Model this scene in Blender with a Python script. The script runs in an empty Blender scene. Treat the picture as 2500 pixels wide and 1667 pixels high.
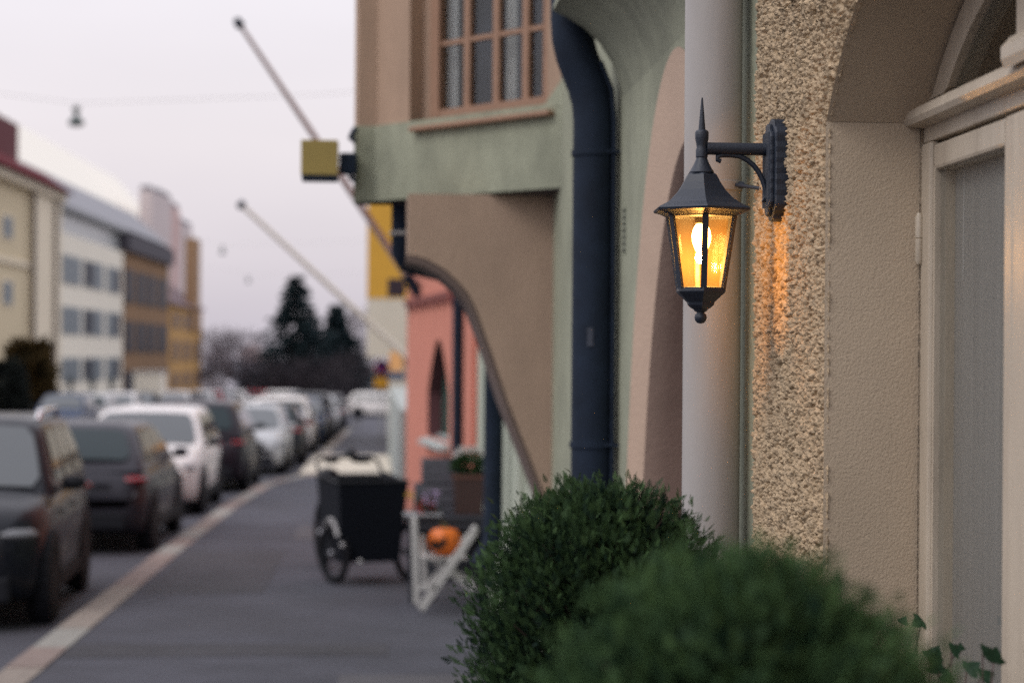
import bpy, bmesh, math, random
import numpy as np
from mathutils import Vector, Matrix, noise as mnoise

random.seed(7)
rng = np.random.default_rng(7)
R = math.radians
scene = bpy.context.scene
col = scene.collection

# ------------------------------------------------------------------ camera
FPX = 4600.0                      # focal length in pixels of the 2500 px wide photograph
CAM = Vector((0.0, 0.0, 1.7))
YAW, ROLL = math.atan(335.0 / FPX), R(0.4)
HZ = 872.0                        # eye level in the photograph
CAMROT = Matrix.Rotation(-YAW, 3, 'Z') @ Matrix.Rotation(R(90), 3, 'X') @ Matrix.Rotation(ROLL, 3, 'Z')
cd = bpy.data.cameras.new('camera')
cam = bpy.data.objects.new('camera', cd)
col.objects.link(cam)
cam.matrix_world = Matrix.Translation(CAM) @ CAMROT.to_4x4()
cd.sensor_width = 36.0
cd.sensor_fit = 'HORIZONTAL'
cd.lens = FPX / 2500 * 36
cd.shift_y = (HZ - 833.5) / 2500
cd.clip_start, cd.clip_end = 0.05, 2000
cd.dof.use_dof = True
cd.dof.focus_distance = 4.03
cd.dof.aperture_fstop = 2.7
cd.dof.aperture_blades = 0
scene.camera = cam

# ------------------------------------------------------------------ sky, sun, exposure
SUN_EL, SUN_AZ = R(44), R(242)    # azimuth clockwise from +Y: from across the street, somewhat behind the camera
world = bpy.data.worlds.new('World')
scene.world = world
world.use_nodes = True
nt = world.node_tree
nt.nodes.clear()
wo = nt.nodes.new('ShaderNodeOutputWorld')
bg = nt.nodes.new('ShaderNodeBackground')
sky = nt.nodes.new('ShaderNodeTexSky')
sky.sky_type = 'NISHITA'
sky.sun_disc = False
sky.sun_elevation = SUN_EL
sky.sun_rotation = SUN_AZ
sky.air_density, sky.dust_density = 1.0, 3.0
tc = nt.nodes.new('ShaderNodeTexCoord')
sx = nt.nodes.new('ShaderNodeSeparateXYZ')
ramp = nt.nodes.new('ShaderNodeValToRGB')     # overcast cloud layer: brighter towards the zenith
cr = ramp.color_ramp
cr.elements[0].position, cr.elements[0].color = 0.0, (6.5, 6.0, 6.8, 1)
cr.elements[1].position, cr.elements[1].color = 1.0, (17.0, 16.8, 18.4, 1)
for p, c in ((0.05, (8.2, 7.55, 8.1)), (0.11, (9.3, 8.6, 8.9)), (0.25, (9.6, 9.3, 9.9)), (0.5, (12.5, 12.2, 13.2))):
    e = cr.elements.new(p)
    e.color = (*c, 1)
nz = nt.nodes.new('ShaderNodeTexNoise')
nz.inputs['Scale'].default_value = 2.2
nz.inputs['Detail'].default_value = 4
mp = nt.nodes.new('ShaderNodeMapping')
mp.inputs['Scale'].default_value = (1, 1, 3.5)
mr = nt.nodes.new('ShaderNodeMapRange')
mr.inputs['From Min'].default_value, mr.inputs['From Max'].default_value = 0.3, 0.7
mr.inputs['To Min'].default_value, mr.inputs['To Max'].default_value = 0.93, 1.06
mul = nt.nodes.new('ShaderNodeVectorMath')
mul.operation = 'SCALE'
mix = nt.nodes.new('ShaderNodeMix')
mix.data_type = 'RGBA'
mix.inputs['Factor'].default_value = 0.9
L = nt.links.new
L(tc.outputs['Generated'], sx.inputs[0])
L(sx.outputs['Z'], ramp.inputs[0])
L(tc.outputs['Generated'], mp.inputs[0])
L(mp.outputs[0], nz.inputs['Vector'])
L(nz.outputs['Fac'], mr.inputs['Value'])
L(ramp.outputs[0], mul.inputs[0])
L(mr.outputs[0], mul.inputs['Scale'])
L(sky.outputs[0], mix.inputs['A'])
L(mul.outputs[0], mix.inputs['B'])
L(mix.outputs['Result'], bg.inputs['Color'])
bg.inputs['Strength'].default_value = 0.1
L(bg.outputs[0], wo.inputs['Surface'])

sd = bpy.data.lights.new('sun', 'SUN')
sd.energy = 0.75
sd.angle = R(24)
sd.color = (1.0, 0.95, 0.88)
sun = bpy.data.objects.new('sun', sd)
col.objects.link(sun)
sdir = Vector((math.sin(SUN_AZ) * math.cos(SUN_EL), math.cos(SUN_AZ) * math.cos(SUN_EL), math.sin(SUN_EL)))
sun.rotation_euler = sdir.to_track_quat('Z', 'Y').to_euler()
sun.location = (0, -5, 20)

scene.view_settings.view_transform = 'Standard'
scene.view_settings.look = 'None'
scene.view_settings.exposure = 0.0
scene.view_settings.gamma = 1.0
scene.render.engine = 'CYCLES'
scene.cycles.use_denoising = False
scene.cycles.max_bounces = 8
scene.cycles.transparent_max_bounces = 16
scene.cycles.sample_clamp_indirect = 4.0
scene.cycles.blur_glossy = 0.5
scene.cycles.caustics_refractive = False
scene.cycles.caustics_reflective = False

# ------------------------------------------------------------------ measuring helpers (photo pixel -> point at a known depth or plane)
def ray(px, py):
    return CAMROT @ Vector(((px - 1250) / FPX, -(py - HZ) / FPX, -1.0))

def at_y(px, py, Y):
    d = ray(px, py)
    return CAM + d * (Y / d.y)

def at_x(px, py, X):
    d = ray(px, py)
    return CAM + d * (X / d.x)

def at_plane(px, py, p0, n):
    d = ray(px, py)
    return CAM + d * ((Vector(p0) - CAM).dot(n) / d.dot(n))

SLOPE = 0.016                     # the street runs gently downhill away from the camera
def gz(y):
    return -SLOPE * y

# ------------------------------------------------------------------ materials
def srgb(r, g, b):
    f = lambda c: (c / 255 / 12.92) if c / 255 <= 0.04045 else ((c / 255 + 0.055) / 1.055) ** 2.4
    return (f(r), f(g), f(b), 1.0)

MATS = {}
def mat(name, color, rough=0.7, metal=0.0, bump=0.0, bscale=40.0, var=0.0, vscale=3.0, spec=0.5, coat=0.0,
        stain=None, stain_amt=0.0, detail=4.0, stretch=None):
    if name in MATS:
        return MATS[name]
    m = bpy.data.materials.new(name)
    m.use_nodes = True
    t = m.node_tree
    b = t.nodes['Principled BSDF']
    c = tuple(color[:3]) + (1.0,)
    b.inputs['Base Color'].default_value = c
    b.inputs['Roughness'].default_value = rough
    b.inputs['Metallic'].default_value = metal
    b.inputs['Specular IOR Level'].default_value = spec
    b.inputs['Coat Weight'].default_value = coat
    b.inputs['Coat Roughness'].default_value = 0.08
    tco = t.nodes.new('ShaderNodeTexCoord')
    vec = tco.outputs['Object']
    if stretch:
        mpn = t.nodes.new('ShaderNodeMapping')
        mpn.inputs['Scale'].default_value = stretch
        t.links.new(vec, mpn.inputs[0])
        vec = mpn.outputs[0]
    if var > 0:
        n = t.nodes.new('ShaderNodeTexNoise')
        n.inputs['Scale'].default_value = vscale
        n.inputs['Detail'].default_value = 6
        n.inputs['Roughness'].default_value = 0.65
        t.links.new(vec, n.inputs['Vector'])
        q = t.nodes.new('ShaderNodeMapRange')
        q.inputs['From Min'].default_value, q.inputs['From Max'].default_value = 0.3, 0.7
        q.inputs['To Min'].default_value, q.inputs['To Max'].default_value = 1 - var, 1 + var
        t.links.new(n.outputs['Fac'], q.inputs['Value'])
        v = t.nodes.new('ShaderNodeVectorMath')
        v.operation = 'SCALE'
        v.inputs[0].default_value = c[:3]
        t.links.new(q.outputs[0], v.inputs['Scale'])
        out = v.outputs[0]
        if stain:
            n2 = t.nodes.new('ShaderNodeTexNoise')
            n2.inputs['Scale'].default_value = vscale * 0.45
            n2.inputs['Detail'].default_value = 8
            t.links.new(vec, n2.inputs['Vector'])
            q2 = t.nodes.new('ShaderNodeMapRange')
            q2.inputs['From Min'].default_value, q2.inputs['From Max'].default_value = 0.48, 0.72
            q2.inputs['To Max'].default_value = stain_amt
            t.links.new(n2.outputs['Fac'], q2.inputs['Value'])
            mx = t.nodes.new('ShaderNodeMix')
            mx.data_type = 'RGBA'
            t.links.new(q2.outputs[0], mx.inputs['Factor'])
            t.links.new(out, mx.inputs['A'])
            mx.inputs['B'].default_value = tuple(stain[:3]) + (1,)
            out = mx.outputs['Result']
        t.links.new(out, b.inputs['Base Color'])
    if bump > 0:
        n = t.nodes.new('ShaderNodeTexNoise')
        n.inputs['Scale'].default_value = bscale
        n.inputs['Detail'].default_value = detail
        t.links.new(vec, n.inputs['Vector'])
        bn = t.nodes.new('ShaderNodeBump')
        bn.inputs['Strength'].default_value = 1.0
        bn.inputs['Distance'].default_value = bump
        t.links.new(n.outputs['Fac'], bn.inputs['Height'])
        t.links.new(bn.outputs[0], b.inputs['Normal'])
    MATS[name] = m
    return m

def glass_dark(name, color, rough=0.06):
    m = mat(name, color, rough, 0, spec=0.8)
    return m

def pane_glass(name, tint=(0.9, 0.92, 0.92), body=0.0, body_col=(0.1, 0.1, 0.1)):
    """A real thin pane: clear body with a fresnel mirror on top."""
    if name in MATS:
        return MATS[name]
    m = bpy.data.materials.new(name)
    m.use_nodes = True
    t = m.node_tree
    t.nodes.clear()
    o = t.nodes.new('ShaderNodeOutputMaterial')
    tr = t.nodes.new('ShaderNodeBsdfTransparent')
    tr.inputs[0].default_value = (*tint, 1)
    gl = t.nodes.new('ShaderNodeBsdfGlossy')
    gl.inputs['Roughness'].default_value = 0.02
    lwt = t.nodes.new('ShaderNodeLayerWeight')
    lwt.inputs[0].default_value = 0.5
    pw = t.nodes.new('ShaderNodeMath')
    pw.operation = 'POWER'
    pw.inputs[1].default_value = 5.0
    t.links.new(lwt.outputs['Facing'], pw.inputs[0])
    fr = t.nodes.new('ShaderNodeMapRange')
    fr.inputs['To Min'].default_value = 0.045
    t.links.new(pw.outputs[0], fr.inputs['Value'])
    mx = t.nodes.new('ShaderNodeMixShader')
    t.links.new(fr.outputs[0], mx.inputs[0])
    t.links.new(tr.outputs[0], mx.inputs[1])
    t.links.new(gl.outputs[0], mx.inputs[2])
    t.links.new(mx.outputs[0], o.inputs['Surface'])
    MATS[name] = m
    return m

def amber_glass():
    m = bpy.data.materials.new('amber_glass')
    m.use_nodes = True
    t = m.node_tree
    t.nodes.clear()
    o = t.nodes.new('ShaderNodeOutputMaterial')
    tr = t.nodes.new('ShaderNodeBsdfTransparent')
    tr.inputs[0].default_value = (1.0, 0.78, 0.42, 1)
    tl = t.nodes.new('ShaderNodeBsdfTranslucent')
    tl.inputs[0].default_value = (1.0, 0.55, 0.16, 1)
    df = t.nodes.new('ShaderNodeBsdfDiffuse')
    df.inputs[0].default_value = (0.55, 0.34, 0.10, 1)
    gl = t.nodes.new('ShaderNodeBsdfGlossy')
    gl.inputs['Roughness'].default_value = 0.08
    nzz = t.nodes.new('ShaderNodeTexNoise')
    nzz.inputs['Scale'].default_value = 60
    mpn = t.nodes.new('ShaderNodeMapping')
    mpn.inputs['Scale'].default_value = (1, 1, 0.12)
    tcn = t.nodes.new('ShaderNodeTexCoord')
    t.links.new(tcn.outputs['Object'], mpn.inputs[0])
    t.links.new(mpn.outputs[0], nzz.inputs['Vector'])
    bn = t.nodes.new('ShaderNodeBump')
    bn.inputs['Distance'].default_value = 0.003
    t.links.new(nzz.outputs['Fac'], bn.inputs['Height'])
    t.links.new(bn.outputs[0], gl.inputs['Normal'])
    m1 = t.nodes.new('ShaderNodeMixShader')
    m1.inputs[0].default_value = 0.05
    t.links.new(tr.outputs[0], m1.inputs[1])
    t.links.new(tl.outputs[0], m1.inputs[2])
    rf = t.nodes.new('ShaderNodeBsdfRefraction')
    rf.inputs['Color'].default_value = (1.0, 0.76, 0.38, 1)
    rf.inputs['Roughness'].default_value = 0.30
    rf.inputs['IOR'].default_value = 1.04
    m0 = t.nodes.new('ShaderNodeMixShader')
    m0.inputs[0].default_value = 0.72
    t.links.new(m1.outputs[0], m0.inputs[1])
    t.links.new(rf.outputs[0], m0.inputs[2])
    m1 = m0
    m2 = t.nodes.new('ShaderNodeMixShader')
    m2.inputs[0].default_value = 0.035
    t.links.new(m1.outputs[0], m2.inputs[1])
    t.links.new(df.outputs[0], m2.inputs[2])
    fr = t.nodes.new('ShaderNodeFresnel')
    fr.inputs[0].default_value = 1.45
    m3 = t.nodes.new('ShaderNodeMixShader')
    t.links.new(fr.outputs[0], m3.inputs[0])
    t.links.new(m2.outputs[0], m3.inputs[1])
    t.links.new(gl.outputs[0], m3.inputs[2])
    t.links.new(m3.outputs[0], o.inputs['Surface'])
    return m

def emit(name, color, strength):
    m = bpy.data.materials.new(name)
    m.use_nodes = True
    t = m.node_tree
    b = t.nodes['Principled BSDF']
    b.inputs['Base Color'].default_value = (*color, 1)
    b.inputs['Emission Color'].default_value = (*color, 1)
    b.inputs['Emission Strength'].default_value = strength
    return m

def leaf_mat(name, c_dark, c_light, rough=0.55, transl=0.25):
    if name in MATS:
        return MATS[name]
    m = bpy.data.materials.new(name)
    m.use_nodes = True
    t = m.node_tree
    b = t.nodes['Principled BSDF']
    a = t.nodes.new('ShaderNodeAttribute')
    a.attribute_name = 'tint'
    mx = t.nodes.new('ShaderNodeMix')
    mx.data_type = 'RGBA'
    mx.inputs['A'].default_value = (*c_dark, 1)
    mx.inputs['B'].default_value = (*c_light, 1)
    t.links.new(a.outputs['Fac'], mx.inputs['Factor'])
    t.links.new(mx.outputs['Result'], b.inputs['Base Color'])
    b.inputs['Roughness'].default_value = rough
    b.inputs['Specular IOR Level'].default_value = 0.12
    tl = t.nodes.new('ShaderNodeBsdfTranslucent')
    t.links.new(mx.outputs['Result'], tl.inputs[0])
    ms = t.nodes.new('ShaderNodeMixShader')
    ms.inputs[0].default_value = transl
    t.links.new(b.outputs[0], ms.inputs[1])
    t.links.new(tl.outputs[0], ms.inputs[2])
    t.links.new(ms.outputs[0], t.nodes['Material Output'].inputs['Surface'])
    MATS[name] = m
    return m

# ------------------------------------------------------------------ object helpers
def tag(o, label=None, cat=None, group=None, kind=None):
    if label: o['label'] = label
    if cat: o['category'] = cat
    if group: o['group'] = group
    if kind: o['kind'] = kind
    return o

def empty(name, loc, rz=0.0, label=None, cat=None, group=None):
    o = bpy.data.objects.new(name, None)
    o.empty_display_size = 0.2
    o.location = loc
    o.rotation_euler = (0, 0, rz)
    col.objects.link(o)
    return tag(o, label, cat, group)

def root_loc(o):
    p = Vector((0, 0, 0))
    while o is not None:
        p += o.location
        o = o.parent
    return p

class MB:
    def __init__(s):
        s.v, s.f = [], []
    def add(s, vs, fs):
        k = len(s.v)
        s.v += [tuple(v) for v in vs]
        s.f += [tuple(i + k for i in f) for f in fs]
        return s
    def box(s, lo, hi, M=None):
        x0, y0, z0 = lo
        x1, y1, z1 = hi
        vs = [Vector(p) for p in ((x0, y0, z0), (x1, y0, z0), (x1, y1, z0), (x0, y1, z0), (x0, y0, z1), (x1, y0, z1), (x1, y1, z1), (x0, y1, z1))]
        if M is not None:
            vs = [M @ v for v in vs]
        return s.add(vs, [(3, 2, 1, 0), (4, 5, 6, 7), (0, 1, 5, 4), (1, 2, 6, 5), (2, 3, 7, 6), (3, 0, 4, 7)])
    def hexa(s, b, t):
        """b, t: four points each, same winding"""
        return s.add(list(b) + list(t), [(3, 2, 1, 0), (4, 5, 6, 7), (0, 1, 5, 4), (1, 2, 6, 5), (2, 3, 7, 6), (3, 0, 4, 7)])
    def prism(s, poly, f):
        """poly: list of 2-tuples; f(p, k) -> 3D point for end k in (0, 1)"""
        n = len(poly)
        vs = [f(p, 0) for p in poly] + [f(p, 1) for p in poly]
        fs = [tuple(range(n - 1, -1, -1)), tuple(range(n, 2 * n))]
        fs += [(i, (i + 1) % n, n + (i + 1) % n, n + i) for i in range(n)]
        return s.add(vs, fs)
    def tube(s, path, r, n=10, caps=True):
        P = [Vector(p) for p in path]
        rr = r if isinstance(r, (list, tuple)) else [r] * len(P)
        t0 = (P[1] - P[0]).normalized()
        up = Vector((0, 0, 1)) if abs(t0.z) < 0.9 else Vector((1, 0, 0))
        u = t0.cross(up).normalized()
        vs, fs = [], []
        for i, p in enumerate(P):
            if i == 0: t = P[1] - P[0]
            elif i == len(P) - 1: t = P[-1] - P[-2]
            else: t = (P[i + 1] - P[i]).normalized() + (P[i] - P[i - 1]).normalized()
            t.normalize()
            u = (u - t * u.dot(t)).normalized()
            w = t.cross(u)
            for k in range(n):
                a = 2 * math.pi * k / n
                vs.append(p + (u * math.cos(a) + w * math.sin(a)) * rr[i])
        for i in range(len(P) - 1):
            for k in range(n):
                fs.append((i * n + k, i * n + (k + 1) % n, (i + 1) * n + (k + 1) % n, (i + 1) * n + k))
        if caps:
            fs.append(tuple(range(n - 1, -1, -1)))
            fs.append(tuple(range((len(P) - 1) * n, len(P) * n)))
        return s.add(vs, fs)
    def lathe(s, prof, n=24, M=None, phase=0.0, cap=True):
        vs, fs = [], []
        for (r, z) in prof:
            for k in range(n):
                a = phase + 2 * math.pi * k / n
                vs.append(Vector((r * math.cos(a), r * math.sin(a), z)))
        if M is not None:
            vs = [M @ v for v in vs]
        for i in range(len(prof) - 1):
            for k in range(n):
                fs.append((i * n + k, i * n + (k + 1) % n, (i + 1) * n + (k + 1) % n, (i + 1) * n + k))
        if cap:
            fs.append(tuple(range(n - 1, -1, -1)))
            fs.append(tuple(range((len(prof) - 1) * n, len(prof) * n)))
        return s.add(vs, fs)
    def ball(s, c, r, n=12, m=8):
        rx, ry, rz = r if isinstance(r, (tuple, list)) else (r, r, r)
        c = Vector(c)
        vs, fs = [], []
        for i in range(m + 1):
            th = math.pi * i / m
            for k in range(n):
                a = 2 * math.pi * k / n
                vs.append(c + Vector((rx * math.sin(th) * math.cos(a), ry * math.sin(th) * math.sin(a), -rz * math.cos(th))))
        for i in range(m):
            for k in range(n):
                fs.append((i * n + k, i * n + (k + 1) % n, (i + 1) * n + (k + 1) % n, (i + 1) * n + k))
        return s.add(vs, fs)
    def build(s, name, m, parent=None, world=True, smooth=False, bevel=0.0, segs=2):
        me = bpy.data.meshes.new(name)
        off = root_loc(parent) if (parent is not None and world) else Vector((0, 0, 0))
        me.from_pydata([tuple(Vector(v) - off) for v in s.v], [], s.f)
        bm = bmesh.new()
        bm.from_mesh(me)
        bmesh.ops.remove_doubles(bm, verts=bm.verts, dist=1e-5)
        bmesh.ops.recalc_face_normals(bm, faces=bm.faces)
        bm.to_mesh(me)
        bm.free()
        if smooth:
            me.shade_smooth()
            try:
                me.set_sharp_from_angle(angle=R(smooth if smooth > 1 else 45))
            except Exception:
                pass
        me.materials.append(m)
        o = bpy.data.objects.new(name, me)
        col.objects.link(o)
        if parent is not None:
            o.parent = parent
        if bevel > 0:
            b = o.modifiers.new('bevel', 'BEVEL')
            b.width, b.segments, b.limit_method, b.angle_limit = bevel, segs, 'ANGLE', R(35)
        return o

def copy_tree(o, parent=None):
    c = o.copy()
    col.objects.link(c)
    c.parent = parent
    for ch in list(o.children):
        copy_tree(ch, c)
    return c

def leaf_mesh(name, template, tquads, pos, X, Y, Z, size, tint, m, parent=None):
    """Many copies of a small spray as one mesh. template (k,3) points, tquads (q,4); pos (n,3); X, Y, Z (n,3) axes; size (n,)"""
    n, k = len(pos), len(template)
    V = pos[:, None, :] + size[:, None, None] * (template[None, :, 0:1] * X[:, None, :] + template[None, :, 1:2] * Y[:, None, :] + template[None, :, 2:3] * Z[:, None, :])
    F = (np.asarray(tquads)[None, :, :] + (np.arange(n) * k)[:, None, None]).reshape(-1, 4)
    if parent is not None:
        V = V - np.array(root_loc(parent))
    me = bpy.data.meshes.new(name)
    me.vertices.add(n * k)
    me.vertices.foreach_set('co', V.reshape(-1).astype(np.float32))
    me.loops.add(len(F) * 4)
    me.loops.foreach_set('vertex_index', F.reshape(-1).astype(np.int32))
    me.polygons.add(len(F))
    me.polygons.foreach_set('loop_start', (np.arange(len(F)) * 4).astype(np.int32))
    me.polygons.foreach_set('loop_total', np.full(len(F), 4, dtype=np.int32))
    me.update(calc_edges=True)
    at = me.attributes.new('tint', 'FLOAT', 'POINT')
    at.data.foreach_set('value', np.repeat(tint, k).astype(np.float32))
    me.materials.append(m)
    o = bpy.data.objects.new(name, me)
    col.objects.link(o)
    if parent is not None:
        o.parent = parent
    return o

def unit(a):
    return a / np.maximum(np.linalg.norm(a, axis=-1, keepdims=True), 1e-9)

def frames(D):
    """axes with Y along D and random roll"""
    n = len(D)
    Rn = unit(rng.normal(size=(n, 3)))
    Xa = unit(np.cross(D, Rn))
    Za = np.cross(Xa, D)
    return Xa, D, Za

# ------------------------------------------------------------------ palette
CREAM_ROUGH = mat('roughcast_cream', (0.52, 0.395, 0.255), 0.95, bump=0.004, bscale=180, var=0.30, vscale=75, stain=(0.20, 0.165, 0.12), stain_amt=0.55)
CREAM_SMOOTH = mat('smooth_plaster', (0.56, 0.455, 0.335), 0.9, bump=0.0016, bscale=240, var=0.07, vscale=3, detail=1.5, stain=(0.36, 0.29, 0.2), stain_amt=0.25)
GREEN_PL = mat('green_plaster', (0.33, 0.345, 0.255), 0.92, bump=0.005, bscale=70, var=0.16, vscale=10, stain=(0.19, 0.20, 0.15), stain_amt=0.6, stretch=(1, 1, .45))
PEACH = mat('peach_plaster', (0.62, 0.46, 0.35), 0.9, bump=0.002, bscale=60, var=0.05, vscale=4)
PEACH_SHADE = mat('shaded_peach_plaster', (0.36, 0.26, 0.21), 0.9, bump=0.002, bscale=60, var=0.1, vscale=5)  # darker copy of the peach plaster: shade of the arch recess painted in
BEIGE = mat('beige_plaster', (0.43, 0.30, 0.215), 0.92, bump=0.003, bscale=60, var=0.12, vscale=6, stretch=(1, 1, .35), stain=(.27, .19, .14), stain_amt=.5)
CORBEL = mat('brown_beige_plaster', (0.43, 0.31, 0.23), 0.92, bump=0.003, bscale=60, var=0.12, vscale=5, stretch=(1, 1, .35), stain=(.27, .19, .145), stain_amt=.45)
SOFFIT_BR = mat('brown_trim', (0.16, 0.115, 0.10), 0.8, var=0.1, vscale=6)
NAVY = mat('navy_sheet_metal', (0.012, 0.021, 0.039), 0.75, 0.0, bump=0.001, bscale=12, var=0.3, vscale=7, spec=0.25)
WHITE_PIPE = mat('white_painted_pipe', (0.40, 0.38, 0.362), 0.5, bump=0.0008, bscale=30, var=0.10, vscale=6, stretch=(1, 1, 0.2))
WOOD_BR = mat('brown_painted_wood', (0.34, 0.195, 0.125), 0.6, bump=0.001, bscale=60, var=0.1, vscale=8)
DOOR_CR = mat('cream_painted_wood', (0.56, 0.485, 0.385), 0.4, bump=0.002, bscale=55, var=0.08, vscale=14, stretch=(1, 1, 0.22), stain=(0.30, 0.24, 0.18), stain_amt=0.4)
LAMP_BL = mat('lamp_black_metal', (0.018, 0.026, 0.042), 0.45, 0.0, bump=0.0008, bscale=220)
DARK = mat('dark_void', (0.012, 0.014, 0.02), 0.9)
ASPH = mat('pavement_asphalt', (0.062, 0.063, 0.080), 0.93, bump=0.004, bscale=150, var=0.30, vscale=1.1, stain=(0.048, 0.047, 0.056), stain_amt=0.6)
ROADM = mat('road_asphalt', (0.060, 0.061, 0.077), 0.9, bump=0.004, bscale=120, var=0.15, vscale=0.9)
GRANITE = mat('granite', (0.25, 0.21, 0.18), 0.85, bump=0.003, bscale=90, var=0.2, vscale=14)
GRANITES = [GRANITE, mat('granite_pink', (0.23, 0.175, 0.155), 0.85, bump=0.003, bscale=90, var=0.2, vscale=14), mat('granite_grey', (0.27, 0.26, 0.235), 0.85, bump=0.003, bscale=90, var=0.2, vscale=14)]
PALEPAVE = mat('pale_paving', (0.62, 0.56, 0.46), 0.9, var=0.08, vscale=4)
PANE = pane_glass('window_pane')
BLACKPL = mat('black_plastic', (0.012, 0.014, 0.018), 0.6, spec=.3)
CHROME = mat('chrome', (0.75, 0.75, 0.76), 0.15, 1.0)
RUBBER = mat('tyre_rubber', (0.012, 0.012, 0.015), 0.9, spec=.2)

# ================================================================== the setting: ground, road, pavement, kerb
def kerb_x(y):
    pts = [(-20, -1.96), (20, -1.96), (27, -1.90), (33, -1.70), (35.5, -1.35), (37, -0.85), (47, -0.85), (48.5, -1.15), (80, -0.85), (260, 1.0)]
    for (a, xa), (b, xb) in zip(pts, pts[1:]):
        if y <= b:
            return xa + (xb - xa) * (y - a) / (b - a)
    return pts[-1][1]

mb = MB()
mb.add([(-250, -30, gz(-30) - 0.16), (250, -30, gz(-30) - 0.16), (250, 900, gz(900) - 0.16), (-250, 900, gz(900) - 0.16)], [(0, 1, 2, 3)])
tag(mb.build('ground', mat('ground_earth', (0.10, 0.095, 0.085), 0.95, var=0.2, vscale=0.4)), kind='structure')
mb = MB()
ys = [-20, 0, 10, 20, 27, 33, 35.5, 37, 47, 48.5, 60, 80, 120, 180, 260]
for a, b in zip(ys, ys[1:]):
    mb.add([(-14, a, gz(a) - 0.12), (kerb_x(a) - 0.26, a, gz(a) - 0.12), (kerb_x(b) - 0.26, b, gz(b) - 0.12), (-14, b, gz(b) - 0.12)], [(0, 1, 2, 3)])
tag(mb.build('road', ROADM), kind='structure')
mb = MB()
for a, b in zip(ys, ys[1:]):
    mb.add([(kerb_x(a), a, gz(a)), (6, a, gz(a)), (6, b, gz(b)), (kerb_x(b), b, gz(b))], [(0, 1, 2, 3)])
    mb.add([(kerb_x(a), a, gz(a)), (kerb_x(b), b, gz(b)), (kerb_x(b), b, gz(b) - 0.16), (kerb_x(a), a, gz(a) - 0.16)], [(0, 1, 2, 3)])
tag(mb.build('pavement', ASPH), kind='structure')
mb = MB().box((-24, -20, -0.16), (-14, 260, 0.0))
mb.v = [(x, y, z + gz(y) - 0.002) for x, y, z in mb.v]
tag(mb.build('pavement_opposite', ASPH), kind='structure')
PATCH = mat('patch_asphalt', (0.05, 0.049, 0.058), 0.93, bump=0.004, bscale=150, var=0.25, vscale=2)
PATCH2 = mat('pale_patch_asphalt', (0.082, 0.079, 0.088), 0.93, bump=0.004, bscale=150, var=0.25, vscale=2)
for (xa, xb, ya, yb_p, pm_) in ((-1.94, 0.1, 11.9, 12.5, PATCH), (-0.2, 0.85, 10.2, 11.1, PATCH2), (-1.9, -0.9, 15.5, 19.5, PATCH), (-0.9, 0.3, 21.0, 23.0, PATCH2)):
    tag(MB().add([(xa, ya, gz(ya) + .003), (xb, ya + .06, gz(ya + .06) + .003), (xb, yb_p, gz(yb_p) + .003), (xa, yb_p + .05, gz(yb_p + .05) + .003)], [(0, 1, 2, 3)]).build('pavement_patch', pm_), kind='structure')
kerb = empty('kerb', (kerb_x(8), 8, gz(8)))
tag(kerb, kind='structure')
y = 4.0
while y < 75:
    ln = random.uniform(0.85, 1.15) * (1 if y < 40 else 2.5)
    a, b = y, y + ln - 0.012
    mb = MB()
    w = 0.25
    dz = random.uniform(-0.004, 0.006)
    bot = [(kerb_x(a) - w, a, gz(a) - 0.16), (kerb_x(a) - 0.003, a, gz(a) - 0.16), (kerb_x(b) - 0.003, b, gz(b) - 0.16), (kerb_x(b) - w, b, gz(b) - 0.16)]
    top = [(p[0] + (0.015 if i in (0, 3) else 0), p[1], p[2] + 0.166 + dz) for i, p in enumerate(bot)]
    mb.hexa(bot, top).build('kerb_stone', random.choice(GRANITES), kerb)
    y += ln
# pale raised crossing across the pavement, where a drive comes out
mb = MB()
xk0, xk1, yk0, yk1 = -1.55, 0.36, 37.2, 46.8
mb.hexa([(xk0, yk0, gz(yk0) - .14), (xk1, yk0, gz(yk0) - .14), (xk1, yk1, gz(yk1) - .14), (xk0, yk1, gz(yk1) - .14)], [(xk0 + .1, yk0, gz(yk0) + .012), (xk1, yk0, gz(yk0) + .012), (xk1, yk1, gz(yk1) + .012), (xk0 + .1, yk1, gz(yk1) + .012)])
tag(mb.build('pale_crossing', PALEPAVE), kind='structure')

# ================================================================== cream roughcast house with the glazed door (nearest, right)
XF = 0.87
def fy(px, X=XF):
    return at_x(px, HZ, X).y
Y_A, Y_B = fy(2015), fy(1840)          # right and left edge of the roughcast strip
SPR, ARC_R = 2.16, 0.82
YC = Y_A - 0.63
ZC = SPR - ARC_R * math.cos(R(50))
def edge_y(z):
    if z <= SPR:
        return Y_A
    h = ARC_R ** 2 - (z - ZC) ** 2
    return YC + math.sqrt(h) if h > 0 else YC
house = empty('cream_house', (1.2, 2.6, gz(2.6)), label='cream house with coarse roughcast wall and arched glazed door, nearest on the right', cat='house')

def rough_h(y, z):
    p = Vector((y, z, 0.37))
    d = mnoise.voronoi(p * 118)[0]
    lump = (d[1] - d[0])
    d2 = mnoise.voronoi(p * 165 + Vector((7, 3, 1)))[0]
    n = mnoise.fractal(p * 40, 1.0, 2.0, 3)
    pit = max(0.0, mnoise.noise(p * 80) - 0.12)
    return 0.012 * (1 - min(d[0] * 1.45, 1.0)) ** 0.7 + 0.004 * (1 - d2[0]) + 0.006 * n - 0.060 * pit

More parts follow.
